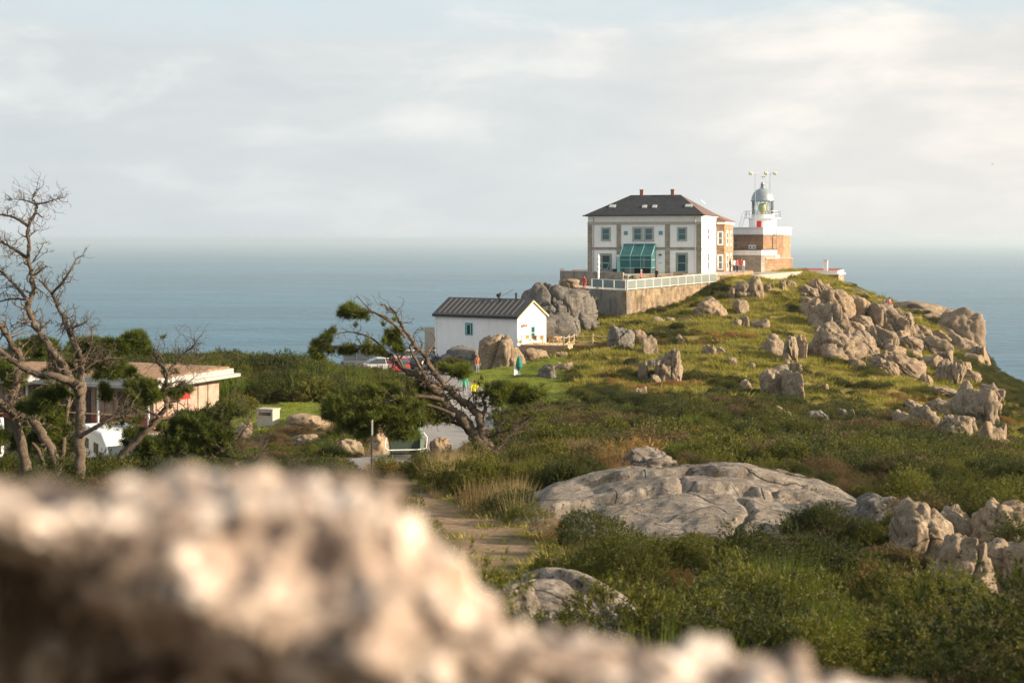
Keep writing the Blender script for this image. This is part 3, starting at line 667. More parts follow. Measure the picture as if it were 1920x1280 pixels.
lant = lan.build('lantern_glazing', M['clear_glass'], lh)
for k_ in range(16):
    a0 = 2 * math.pi * k_ / 16
    for s_ in (1, -1):
        pts = [(cx_ + 1.53 * math.cos(a0 + s_ * u_ * .39), cy_ + 1.53 * math.sin(a0 + s_ * u_ * .39), lz0 + (lz1 - lz0) * u_) for u_ in (0, .33, .66, 1)]
        MB().tube(pts, .026, 4).build('glazing_bar', M['metal'], lant)
MB().lathe([(.18, lz0), (.22, lz0 + .35), (.50, lz0 + .5), (.58, lz0 + 1.0), (.50, lz0 + 1.5), (.22, lz0 + 1.68)], 16, ctr).build('lens', M['lens'], lh)
dz0 = lz1
dprof = [(1.70, dz0 - .06), (1.70, dz0 + .12)] + [(1.62 * math.cos(a_), dz0 + .14 + 1.75 * math.sin(a_)) for a_ in np.linspace(.05, 1.40, 10)]
dome = MB().lathe(dprof, 32, ctr).build('dome', M['dome'], lh, smooth=True)
zt = dz0 + .14 + 1.75
MB().lathe([(.30, zt - .08), (.33, zt + .1), (.26, zt + .5), (.30, zt + .55), (.10, zt + .86), (.03, zt + 1.0), (.02, zt + 1.6)], 12, ctr).build('dome_vent', M['metal'], dome, smooth=True)
MB().tube([(cx_ - .3, cy_, zt + 1.62), (cx_ + .35, cy_, zt + 1.62)], [.02, .09], 5).build('weather_vane', M['metal'], dome)
MB().tube([(cx_ - .5, cy_ - .3, zt - .1), (cx_ - .5, cy_ - .3, zt + .75), (cx_ + .9, cy_ - .3, zt + .85), (cx_ + .9, cy_ - .3, zt - .4)], .02, 4).build('access_hoop', M['metal'], dome)
lad = MB()
for dx in (-.25, .25): lad.tube([(cx_ - 3.35 + dx, cy_ - .4, LZ(428, D2)), (cx_ - 2.75 + dx, cy_ - .4, gz0 + .6), (cx_ - 2.4 + dx, cy_ - .4, gz0 + 1.0)], .025, 4)
for k_ in range(9): u_ = k_ / 9; lad.tube([(cx_ - 3.6 + .6 * u_, cy_ - .4, LZ(428, D2) + 1.9 * u_), (cx_ - 3.1 + .6 * u_, cy_ - .4, LZ(428, D2) + 1.9 * u_)], .018, 4)
lad.build('ladder', M['metal'], lh)
# signal masts on the tower roof, each a thing of its own
def mast(px, D, pyt, arms, label):
    b_ = W(px, 428, D); r_ = empty('signal_mast', b_, label=label, cat='mast', group='masts on the lighthouse roof'); ht = (428 - pyt) / F * D
    MB().tube([(0, 0, -.1), (0, 0, ht)], [.05, .035], 6).build('pole', M['metal'], r_)
    for s_, kind in arms:
        if kind == 'horn': MB().lathe([(.16, 0), (.24, .10), (.24, .42), (.14, .5)], 10).build('lamp_drum', M['gold'], r_, loc=(s_, 0, ht + .0), rot=(0, R(90), 0))
    MB().tube([(-.75, 0, ht - .02), (.75, 0, ht - .02)], .05, 5).build('cross_arm', M['white_paint'], r_)
mast(1416, 203.5, 325, [(-.9, 'horn')], 'thin mast left of the lighthouse dome with one lamp drum')
mast(1444, 203.5, 325, [(-.85, 'horn'), (.45, 'horn')], 'thin mast right of the lighthouse dome with two lamp drums')
an = W(1439, 428, 208); ao = MB().tube([(0, 0, 0), (0, 0, 8.9)], [.035, .012], 5).add([], []).build('whip_antenna', M['metal'], loc=an); tag(ao, 'tallest bare whip antenna between the two masts', 'antenna')
# low building before the tower
ann = empty('low_annex', (0, 0, 0), label='low white-banded annex in front of the lighthouse tower', cat='building')
A = [W(1340, 500, 199), W(1427, 500, 197.5), W(1455, 500, 200.5), W(1452, 500, 203), W(1345, 500, 206)]
ap = [(p_.x, p_.y) for p_ in A]; ac = np.mean(ap, 0)
def gro(P, g): return [tuple(ac + (np.array(p_) - ac) * (1 + g)) for p_ in P]
MB().prism(ap, -5.2, -2.25).build('wall', M['stone_trim'], ann)
MB().prism(gro(ap, .03), -2.247, -1.55).build('white_band', M['white'], ann)
MB().prism(gro(ap, .05), -1.547, -1.42).build('coping', M['dark'], ann)
B = [W(1430, 500, 198.9), W(1462, 500, 201.5), W(1460, 500, 203), W(1432, 500, 202)]
MB().prism([(p_.x, p_.y) for p_ in B], -5, -2.3).build('lower_ledge', M['white'], ann)
# red-roofed building on the far right
rb = empty('cream_outbuilding', W(1497, 508, 211), -R(22), label='cream outbuilding with flat red roof and white chimney right of the lighthouse', cat='building')
boxes('wall', M['ashlar'], rb, (-1.2, 5.8, 0, 5.5, -4, -.52))
boxes('cornice', M['white_paint'], rb, (-1.35, 6.05, -.25, 5.75, -.517, -.36))
boxes('parapet', M['white'], rb, (-1.2, 5.8, -.05, .2, -.357, .1), (5.55, 5.8, .203, 5.5, -.357, .1), (-1.2, -.95, .203, 5.5, -.357, .1), (-.947, 5.547, 5.25, 5.5, -.357, .1))
MB().add([(-.94, .22, -.30), (5.54, .22, -.30), (5.54, 5.24, .32), (-.94, 5.24, .32)], [(0, 1, 2, 3)]).build('roof', M['red_roof'], rb)
boxes('chimney', M['white'], rb, (3.5, 4.05, 1.2, 1.7, -.3, 1.55))
boxes('chimney_cap', M['stone_band'], rb, (3.43, 4.12, 1.13, 1.77, 1.553, 1.63))
window(rb, 5.8, 3.0, -2.2, .8, 1.1, rot=R(90), sur=.12, frame='white_paint')
MB().tube([(5.86, .05, -4), (5.86, .05, -.5)], .06, 6).build('drain_pipe', M['metal'], rb)
# ------------------------------------------------------------------ white house
hb = R(31); wc = W(970, 668, 144)
wh = empty('white_cottage', (wc.x, wc.y, wc.z), -hb, label='plain white gabled cottage with dark ribbed metal roof', cat='house')
WL, WW, WE, WR = 10.1, 5.9, 4.0, 5.55
me_ = MB().extr([(0, -1.2), (0, WE), (WW / 2, WR), (WW, WE), (WW, -1.2)][::-1], -WL, 0).build('wall', M['white'], wh)
ov = .18; sl = math.atan2(WR - WE, WW / 2)
for sgn, nm_ in ((1, 'roof'), (-1, 'roof')):
    y0, y1 = (-.22, WW / 2) if sgn > 0 else (WW + .22, WW / 2)
    z0_, z1_ = WE - .22 * math.tan(sl) + .02, WR + .02
    pr = [(y0, z0_), (y1, z1_), (y1, z1_ + .12), (y0, z0_ + .12)]
    rf_ = MB().extr(pr if sgn < 0 else pr[::-1], -WL - ov, ov).build('roof', M['roof_metal'], wh)
    if sgn > 0:
        for k_ in range(15):
            x_ = -WL + .45 + k_ * (WL - .9) / 14 * .97
            MB().extr([(y0 + .25, z0_ + .235), (y1 - .35, z1_ - .055), (y1 - .35, z1_ + .02), (y0 + .25, z0_ + .31)][::-1], x_, x_ + .055).build('seam', M['seam'], rf_)
for s_ in (0, 1):
    ya, yb = (-.22, WW / 2) if s_ == 0 else (WW + .22, WW / 2)
    MB().extr([(ya, WE - .30), (yb, WR - .12), (yb, WR + .02), (ya, WE - .10)], ov + .003, ov + .05).build('barge_board', M['pale_wood'], wh)
window(wh, -WL * .575, 0, 1.95, .92, 1.28, sur=.0, frame='teal', split=0)
boxes('inner_sash', M['pale_teal'], wh, (-WL * .575 - .30, -WL * .575 - .2, -.10, -.062, 2.05, 3.1), (-WL * .575 + .18, -WL * .575 + .28, -.10, -.062, 2.05, 3.1), (-WL * .575 - .2, -WL * .575 + .18, -.10, -.062, 3.0, 3.1))
window(wh, 0, WW * .52, 1.55, .8, 1.35, rot=R(90), sur=.1, frame='pale_teal', surmat='pale_teal')
fish = MB().extr([(.55, 3.02), (.8, 3.16), (1.2, 3.2), (1.6, 3.08), (1.95, 3.22), (1.9, 3.05), (1.98, 2.9), (1.6, 2.98), (1.2, 2.88), (.8, 2.9)], .02, .09)
fish.build('fish_sign', M['brown'], wh)
MB().extr([(-.30, WE - .22), (-.22, WE - .22), (-.22, WE - .10), (-.30, WE - .10)], -WL - .1, .1).build('gutter', M['dark'], wh)
MB().tube([(-WL + .2, -.06, -1), (-WL + .2, -.06, WE - .2)], .045, 6).build('downpipe', M['white_paint'], wh)
boxes('side_hut', M['plinth'], wh, (-WL - 2.1, -WL - .003, 1.2, 3.4, -.3, 2.5))
fl_ = MB(); fl_.tube([(-4.0, WW / 2, WR + .1), (-4.0, WW / 2, WR + .42)], .12, 6).tube([(-4.2, WW / 2, WR + .42), (-3.9, WW / 2, WR + .5), (-3.75, WW / 2, WR + .75)], [.2, .16, .05], 6); fl_.build('roof_cowl', M['dark'], wh)
MB().tube([(-1.9, WW / 2, WR), (-1.9, WW / 2, WR + .75)], [.1, .13], 6).build('flue_pipe', M['dark'], wh)
MB().tube([(-3.8, WW / 2, WR + .3), (-2.2, WW / 2, WR + 1.1)], .02, 4).build('stay_wire', M['seam'], wh)
for k_ in range(4): pp = wh.matrix_world
EXCL += [(wc.x - 2, wc.y + 4, 4), (wc.x - 6, wc.y + 6, 4)]
# deck with rope rail
dk = empty('timber_deck', W(976, 668, 143.2), -R(20), label='raised timber deck with rope railing at the cottage gable', cat='deck')
dz = 1.15
boxes('platform', M['wood'], dk, (.0, 4.6, 0, 3.6, dz - .14, dz))
boxes('front_skirt', M['wood'], dk, (.02, 4.58, .02, .08, -.9, dz - .143))
boxes('side_skirt', M['pale_wood'], dk, (4.52, 4.58, .083, 3.6, -.9, dz - .143))
for k_ in range(15): boxes('floor_board', M['pale_wood'], dk, (.02, 4.58, .02 + k_ * .238, .24 + k_ * .238, dz + .003, dz + .03))
posts = [(.06, .06), (2.3, .06), (4.54, .06), (4.54, 1.8), (4.54, 3.5), (6.4, 3.9), (8.2, 4.4)]
for x_, y_ in posts: boxes('post', M['pale_wood'], dk, (x_ - .05, x_ + .05, y_ - .05, y_ + .05, dz + .031 if x_ < 4.6 else -.3, dz + 1.0))
for (xa, ya), (xb, yb) in zip(posts[2:-1], posts[3:]):
    for z_ in (.35, .9): MB().tube([(xa + (xb - xa) * u_, ya + (yb - ya) * u_, dz + z_ - .25 * 4 * u_ * (1 - u_) * .6) for u_ in np.linspace(0, 1, 7)], .025, 5).build('rope', M['rope'], dk)
MB().tube([(.06, .06, dz + .98), (4.54, .06, dz + .98)], .03, 5).build('hand_rail', M['pale_wood'], dk)
boxes('walkway', M['wood'], dk, (4.62, 8.4, 3.0, 4.6, dz - .2, dz - .02))
def chair(x, y, rz, label):
    r_ = empty('garden_chair', dk.location + Matrix.Rotation(-R(20), 3, 'Z') @ Vector((x, y, dz + .032)), rz, label=label, cat='chair', group='chairs on the cottage deck')
    boxes('seat', M['orange_wood'], r_, (-.22, .22, -.22, .22, .43, .47)); boxes('backrest', M['orange_wood'], r_, (-.22, .22, .19, .23, .52, .92))
    for a in (-.2, .2):
        for b in (-.2, .2): boxes('leg', M['pale_wood'], r_, (a - .02, a + .02, b - .02, b + .02, 0, .43 if b < 0 else .9))
for i_, (x_, y_, rz_, lb) in enumerate([(.6, .6, .4, 'garden chair nearest the cottage wall on the deck'), (1.4, .7, 2.6, 'second garden chair along the deck front'), (2.1, .6, .2, 'third garden chair along the deck front'), (3.0, .8, 2.9, 'garden chair beside the white deck table'), (3.9, .7, .3, 'garden chair at the outer deck corner')]): chair(x_, y_, rz_, lb)
def table(x, y, label, mat):
    r_ = empty('garden_table', dk.location + Matrix.Rotation(-R(20), 3, 'Z') @ Vector((x, y, dz + .032)), .2, label=label, cat='table', group='tables on the cottage deck')
    MB().lathe([(.42, .72), (.42, .76)], 16).build('top', mat, r_); MB().tube([(0, 0, 0), (0, 0, .72)], .04, 6).build('leg', M['metal'], r_); MB().lathe([(.26, 0), (.24, .04)], 12).build('base', M['metal'], r_)
table(1.1, 1.4, 'small timber table near the cottage wall on the deck', M['orange_wood']); table(3.5, 1.5, 'small white table at the outer end of the deck', M['white_paint'])
# parasol and board on the lawn
gp = W(973, 703, hit(973, 703)); g_ = empty('closed_parasol', gp, label='closed green parasol standing on the lawn', cat='parasol')
MB().tube([(0, 0, 0), (0, 0, 1.75)], .03, 6).build('pole', M['metal'], g_); MB().lathe([(.10, .42), (.30, .75), (.28, 1.1), (.16, 1.5), (.03, 1.72)], 9).build('canopy', M['green_cloth'], g_); MB().lathe([(.26, 0), (.24, .1)], 10).build('base', M['metal'], g_)
gb = W(967, 704, hit(967, 704)); g_ = empty('menu_board', gb, .3, label='narrow white board next to the green parasol', cat='sign')
boxes('panel', M['white_paint'], g_, (-.16, .16, -.03, .03, .06, .86)); boxes('foot', M['metal'], g_, (-.18, .18, -.15, .15, 0, .055))
# ================================================================== rocks
_ICO = {}
def ico(sub):
    if sub not in _ICO:
        b = bmesh.new(); bmesh.ops.create_icosphere(b, subdivisions=sub, radius=1.0); b.verts.ensure_lookup_table()
        _ICO[sub] = (np.array([v.co[:] for v in b.verts]), [tuple(v.index for v in f.verts) for f in b.faces]); b.free()
    return _ICO[sub]
def rock_mesh(seed, sx, sy, sz, sub=4, cuts=6, sharp=.8, cracks=3, rough=.085, lump=.17, crackdir=None, square=.4, width=.07):
    rg = np.random.RandomState(seed); P, fs = ico(sub); P = P.copy()
    if square:                                                   # towards a rounded block
        q = np.abs(P) ** (2 + 5 * square); P = P / (q.sum(1) ** (1 / (2 + 5 * square)))[:, None]
    for _ in range(cuts):
        n = rg.normal(size=3); n[2] = abs(n[2]) * .8 - .15; n /= np.linalg.norm(n); dd = rg.uniform(.62, .93)
        e = np.maximum(P @ n - dd, 0); P = P - n[None] * (e * sharp)[:, None]
    L = np.linalg.norm(P, axis=1); D_ = P / L[:, None]; o = rg.uniform(-50, 50, 3)
    f = 1 + lump * fbm(D_ * 1.4 + o, seed, 2) + rough * fbm(D_ * 4.5 + o, seed + 7, 4, .55)
    for _ in range(cracks):
        n = rg.normal(size=3) if crackdir is None else np.array(crackdir) + rg.normal(size=3) * .22
        n /= np.linalg.norm(n); dd = rg.uniform(-.55, .55)
        w = width * rg.uniform(.6, 1.3)
        ds = np.abs(P @ n - dd + .10 * fbm(D_ * 2.2 + o, seed + 3, 3)); f = f * (1 - .30 * np.clip(1 - ds / w, 0, 1) ** 1.3)
    P = P * f[:, None] * np.array([sx, sy, sz])
    me = bpy.data.meshes.new('rock'); me.from_pydata(P.tolist(), [], fs); me.update()
    return me
_rk = [100]
def rock(px, pyb, w, h, label, mat='granite', group=None, D=None, dep=.85, tilt=0.0, rz=None, sub=4, bury=.75, name='boulder', cat='rock', parent=None, **kw):
    """a boulder whose foot stands on the ground at photo point (px,pyb), w x h photo pixels in size"""
    _rk[0] += 1; rg = random.Random(_rk[0] * 7)
    D = hit(px, pyb) if D is None else D
    s = D / F; sx = w * s / 2 * 1.1; hh = h * s; sz = hh * (1 + bury) / 2; sy = max(sx, sz) * dep
    x = (px - 960) / F * (D + sy * .6); y = D + sy * .6; top = -(pyb - h - HZ) / F * D
    me = rock_mesh(_rk[0], sx, sy, sz, sub=sub, **kw)
    o = link(name, me, M[mat], parent, (x, y, top - sz), (0, tilt, rg.uniform(-.35, .35) if rz is None else rz), smooth=True)
    tag(o, label, cat, group); EXCL.append((x, y, max(sx, sy) * .9))
    if D < 62: EXCL.append((x, y - sy - .25, sx * .9)); EXCL.append((x + .2, y - sy - .7, sx * .6))
    return o
# --- around the white house
rock(938, 690, 68, 57, 'tall rounded boulder leaning against its split-off half beside the white house', 'granite', D=136, sub=5, cracks=1, cuts=6)
rock(965, 691, 36, 40, 'smaller split-off boulder on the right of the tall one by the white house', 'granite_warm', D=135, cracks=0, cuts=7)
rock(853, 676, 80, 22, 'low dark rock ledge at the foot of the white house wall', 'granite_grey', D=139, cuts=10)
rock(872, 664, 34, 16, 'small cap of rock on the ledge under the teal house window', 'granite_grey', D=140.5)
rock(906, 688, 38, 24, 'dark low rock tucked left of the tall boulder at the house', 'granite_grey', D=137)
rock(1006, 672, 36, 20, 'pale cracked rock under the front edge of the timber deck', 'granite_warm', D=138)
rock(990, 674, 20, 16, 'small shaded rock between deck and split boulder', 'granite_grey', D=138)
rock(1028, 709, 37, 25, 'rounded grey boulder on the lawn to the right of the green parasol', 'granite_grey')
rock(1064, 692, 20, 13, 'square block of pale stone on the lawn edge below the deck', 'granite_warm', square=1, cracks=0)
rock(1046, 692, 22, 12, 'reddish rubble heap beside the square stone block', 'granite_warm', cuts=14)
rock(1052, 668, 26, 9, 'flat pale stone lying at the deck corner', 'granite_warm')
# --- outcrop under the terrace
rock(1050, 622, 146, 86, 'huge grey cracked outcrop left of the retaining wall', 'granite_grey', D=158, sub=6, cuts=6, cracks=7, dep=.6, rz=0.1, square=.5, width=.035, rough=.05, lump=.12)
rock(1046, 624, 58, 38, 'rounded grey boulder at the base of the huge outcrop', 'granite_grey', D=152, cracks=1)
rock(1075, 622, 24, 30, 'narrow grey boulder wedged right of the outcrop base boulder', 'granite_grey', D=153)
rock(1104, 622, 54, 32, 'dark shaded boulder at the foot of the retaining wall corner', 'granite_grey', D=156)
rock(1066, 534, 36, 10, 'flat stone crowning the huge outcrop', 'granite', D=160)
# --- slope below the terrace
rock(1163, 650, 47, 43, 'big rounded boulder below the corner of the retaining wall', 'granite_grey', sub=5, cracks=2)
rock(1196, 643, 26, 22, 'smooth pale boulder just right of the big one below the wall corner', 'granite_warm')
rock(1218, 664, 30, 30, 'blocky boulder above left of the tall split crag', 'granite')
rock(1256, 718, 52, 68, 'tall split crag with vertical cracks on the slope', 'granite', sub=5, cracks=5, crackdir=(1, .1, .1), dep=.7)
rock(1205, 711, 18, 32, 'upright leaning stone left of the tall split crag', 'granite', dep=.7)
rock(1229, 720, 26, 18, 'low stone in front of the tall split crag', 'granite')
rock(1221, 689, 16, 14, 'little dark stone in the gap of the split crag', 'granite_grey')
rock(1338, 592, 50, 34, 'large rounded boulder against the foot of the lit retaining wall', 'granite_warm', sub=5, cuts=5)
rock(1311, 590, 28, 15, 'dark low boulder left of the one against the lit wall', 'granite_grey')
rock(1392, 557, 32, 32, 'round striped boulder below the terrace wall end', 'granite', cracks=3, crackdir=(.3, .2, 1))
rock(1414, 558, 26, 36, 'tall curved boulder right of the round striped one', 'granite_warm', cracks=3)
rock(1372, 560, 16, 22, 'small lit stone left of the round striped boulder', 'granite_warm')
rock(1388, 588, 26, 24, 'ribbed boulder below the round striped one', 'granite', cracks=3)
G1 = 'small stones scattered in the grass below the terrace'
ST_ = ['flat stone just below the lit retaining wall, left one of two', 'flat stone just below the lit retaining wall, right one of two', 'brown stone in grass right of the smooth pale boulder', 'cracked little stone above right of the tall split crag', 'left one of two round stones mid slope below the terrace', 'right one of two round stones mid slope below the terrace', 'dark stone under the ribbed boulder, left of a pale one', 'pale upright stone under the ribbed boulder', 'elongated stone slanting down right of the ribbed boulder', 'tiny stone at the foot of the lit retaining wall', 'tiny stone left of the three-part rock pile', 'stone low in the grass left of the three-part rock pile', 'leftmost of three small stones below the lighthouse plinth', 'middle of three small stones below the lighthouse plinth', 'rightmost of three small stones below the lighthouse plinth']
for a in [(1234, 604, 20, 10), (1256, 604, 22, 9), (1238, 632, 22, 12), (1273, 646, 20, 17), (1330, 665, 21, 17), (1351, 662, 17, 12), (1379, 610, 18, 12), (1395, 613, 16, 20), (1426, 616, 30, 19), (1290, 606, 14, 8), (1408, 690, 16, 10), (1372, 682, 16, 13), (1440, 545, 14, 14), (1465, 540, 12, 16), (1482, 535, 20, 10)]:
    rock(*a, ST_.pop(0), 'granite', G1, name='stone')
rock(1450, 667, 40, 36, 'left block of the three-part rock pile mid slope', 'granite', square=.5, cuts=10)
rock(1482, 678, 32, 48, 'upright middle block of the three-part rock pile mid slope', 'granite', square=.5, sub=5)
rock(1503, 672, 20, 42, 'narrow right-hand block of the three-part rock pile', 'granite_warm', square=.4)
rock(1473, 692, 18, 15, 'small stone under the three-part rock pile', 'granite')
rock(1493, 700, 16, 20, 'rough stone at the lower end of the three-part rock pile', 'granite')
rock(1447, 746, 46, 44, 'rounded boulder with a slanting crack, lower mid slope', 'granite', sub=5, cracks=2, crackdir=(.6, 0, .8))
rock(1477, 754, 22, 54, 'steep slab on the right of the slanting cracked boulder', 'granite', dep=1.2)
rock(1458, 714, 42, 28, 'curved slab capping the slanting cracked boulder', 'granite', D=None)
rock(1398, 733, 21, 21, 'pale round stone in dark scrub left of the slanting cracked boulder', 'granite')
rock(1467, 785, 36, 21, 'low pale boulder at the edge of the scrub below the slope', 'granite_warm')
rock(1534, 792, 44, 22, 'flat blue grey boulder where the slope meets the scrub', 'granite_grey')
rock(1578, 792, 32, 23, 'dark angular boulder right of the flat blue grey one', 'granite_grey', cuts=14)
rock(1598, 793, 18, 24, 'pointed stone at the right end of the row above the scrub', 'granite')
rock(1546, 734, 14, 14, 'lone round stone in the grass of the mid slope', 'granite')
rock(1200, 752, 24, 24, 'thin pale stone standing in rusty fern', 'granite_warm', dep=.6)
rock(1180, 832, 16, 22, 'small upright stone in the gorse', 'granite')
rock(1052, 826, 30, 14, 'pale low stone in gorse right of the leaning pine', 'granite')
# --- crest of boulders down the right of the hill
G2 = 'boulders tumbling down the crest right of the lighthouse'
CREST = [
    (1520, 557, 28, 18, 'layered boulder at the top of the crest below the low annex', 'granite'), (1535, 553, 26, 28, 'uppermost boulder of the crest, nearest the low annex', 'granite_warm'),
    (1521, 590, 28, 33, 'ribbed boulder on the left edge of the crest', 'granite_warm'), (1564, 598, 46, 48, 'broad smooth lit boulder high on the crest', 'granite_warm'), (1550, 618, 38, 46, 'long slanting boulder below the broad smooth one', 'granite'),
    (1597, 600, 40, 38, 'cracked boulder right of the broad smooth one on the crest', 'granite_warm'), (1640, 617, 38, 46, 'boulder with vertical flutes on the upper crest', 'granite'), (1614, 617, 34, 24, 'dark topped boulder between the cracked and the fluted one', 'granite'),
    (1592, 632, 44, 30, 'orange stained boulder in the middle of the crest', 'granite_warm'), (1570, 670, 52, 56, 'stack of curved slabs bulging from the crest', 'granite'), (1549, 662, 38, 32, 'round fronted boulder left of the curved slabs', 'granite'),
    (1617, 668, 36, 40, 'egg shaped boulder right of the curved slabs', 'granite'), (1648, 658, 40, 40, 'squarish boulder above the split pair', 'granite'), (1657, 685, 32, 32, 'split pair boulder below the squarish one', 'granite_warm'), (1640, 688, 20, 20, 'small stone left of the split pair', 'granite'),
    (1678, 626, 60, 46, 'great dome shaped boulder with a sitter on top', 'granite'), (1703, 654, 38, 24, 'overhanging boulder below the dome shaped one', 'granite'), (1718, 634, 32, 26, 'jagged boulder right of the dome shaped one', 'granite'),
    (1748, 661, 44, 28, 'flat oval boulder on the right shoulder', 'granite'), (1766, 683, 30, 30, 'steep faced boulder below the flat oval one', 'granite'), (1769, 713, 24, 36, 'tall lower boulder at the end of the shoulder', 'granite'), (1786, 718, 18, 38, 'narrow upright boulder beside the tall lower one', 'granite_warm'), (1800, 704, 22, 26, 'reddish boulder at the outer end of the shoulder', 'granite_warm'),
    (1694, 699, 50, 32, 'leaning slab fan below the split pair', 'granite_warm'), (1666, 700, 26, 20, 'orange lit boulder left of the leaning slab fan', 'granite_warm'), (1722, 700, 20, 26, 'curved stone on the right of the slab fan', 'granite')]
for px, py, w, h_, lb, mt in CREST:
    rock(px, py + 2, w * 1.42, h_ * 1.05, lb, mt, G2, cuts=5, cracks=5, square=.45, sub=5, crackdir=(.5, .1, .75), tilt=.38, rough=.07, width=.05)
FI_ = ['tan rock just below the uppermost crest boulder', 'tan rock under the broad smooth lit boulder', 'tan rock below the orange stained boulder', 'tan rock squeezed right of the orange stained boulder', 'tan rock above the squarish boulder', 'tan rock at the right shoulder of the curved slabs', 'narrow tan rock left of the squarish boulder', 'tan rock at the foot of the great dome boulder', 'low tan rock between jagged and flat oval boulders', 'small tan rock at the left margin of the crest', 'tan rock behind the broad smooth lit boulder', 'wide tan rock on the crest line left of the sitters', 'low tan rock right under the sitters', 'tan rock right of the squarish boulder', 'tan rock below the overhanging boulder', 'tan rock left of the steep faced boulder', 'tan rock at the bottom of the egg shaped boulder', 'tan rock left of the round fronted boulder', 'little tan rock left of the ribbed crest boulder', 'wide tan rock under the humped headland boulder, left side', 'lowest tan rock below the headland tip', 'tan rock below the leaning slab fan']
for px, py, w, h_ in [(1545, 575, 24, 16), (1580, 612, 26, 20), (1600, 645, 30, 22), (1622, 632, 26, 20), (1665, 645, 24, 18), (1585, 655, 26, 20), (1630, 645, 22, 20), (1690, 640, 24, 16), (1735, 640, 26, 16), (1530, 610, 18, 16), (1575, 575, 22, 16), (1620, 585, 30, 18), (1650, 592, 26, 14), (1675, 668, 26, 18), (1715, 672, 24, 18), (1745, 690, 26, 22), (1605, 690, 20, 14), (1538, 630, 18, 14), (1510, 575, 16, 14), (1760, 640, 30, 16), (1820, 715, 24, 16), (1735, 720, 20, 14)]:
    rock(px, py, w * 1.4, h_ * 1.15, FI_.pop(0), 'granite_warm', 'filler rocks wedged in the crest', cuts=6, cracks=3, name='rock', tilt=.35)
# --- headland
rock(1792, 646, 84, 60, 'massive humped boulder on the headland skyline', 'granite', sub=5, D=176, cuts=6, cracks=1, tilt=.25)
rock(1742, 597, 110, 26, 'long flat skyline slab left of the humped headland boulder', 'granite', D=182, cuts=8, tilt=.14)
rock(1804, 664, 66, 36, 'layered ledge under the humped headland boulder', 'granite', D=170, tilt=.2)
rock(1842, 693, 32, 44, 'blunt cliff end boulder at the tip of the headland', 'granite_warm', D=168)
rock(1826, 698, 52, 32, 'low wedge of rock below the headland tip', 'granite_warm', D=164, tilt=.2)
rock(1600, 566, 46, 24, 'dark block on the skyline above the crest', 'granite_grey', D=190, tilt=.2)
rock(1640, 572, 26, 12, 'low skyline stone left of the sitters', 'granite', D=190)
G3 = 'rock field low on the right slope'
for px, py, w, h_, lb, mt in [
    (1804, 777, 36, 58, 'tall pointed slab of the lower right rock field', 'granite'), (1838, 798, 60, 72, 'largest leaning slab of the lower right rock field', 'granite'), (1853, 772, 36, 46, 'back slab behind the largest leaning slab', 'granite'),
    (1754, 778, 56, 27, 'smooth lens shaped boulder in the lower right rock field', 'granite'), (1762, 741, 64, 14, 'flat ledge above the lens shaped boulder', 'granite'), (1720, 811, 74, 50, 'rounded whale back boulder of the lower right rock field', 'granite'),
    (1712, 772, 36, 22, 'small capstone on the whale back boulder', 'granite'), (1687, 803, 38, 32, 'boulder at the left end of the rock field', 'granite'), (1789, 834, 64, 46, 'slanting slab running down below the whale back', 'granite'),
    (1814, 812, 38, 30, 'shaded boulder between the slanting slab and the largest slab', 'granite'), (1854, 851, 46, 54, 'fan shaped slab at the bottom of the rock field', 'granite_warm'), (1872, 850, 20, 52, 'upright fluted stone right of the fan shaped slab', 'granite_warm'), (1886, 856, 26, 28, 'round end stone at the bottom right of the rock field', 'granite_warm'), (1780, 799, 26, 24, 'stubby stone in the centre of the rock field', 'granite')]:
    rock(px, py, w, h_, lb, mt, G3, cuts=6, cracks=4, square=.4, crackdir=(.55, .1, .75), tilt=.16, width=.05, sub=5 if w > 50 else 4)
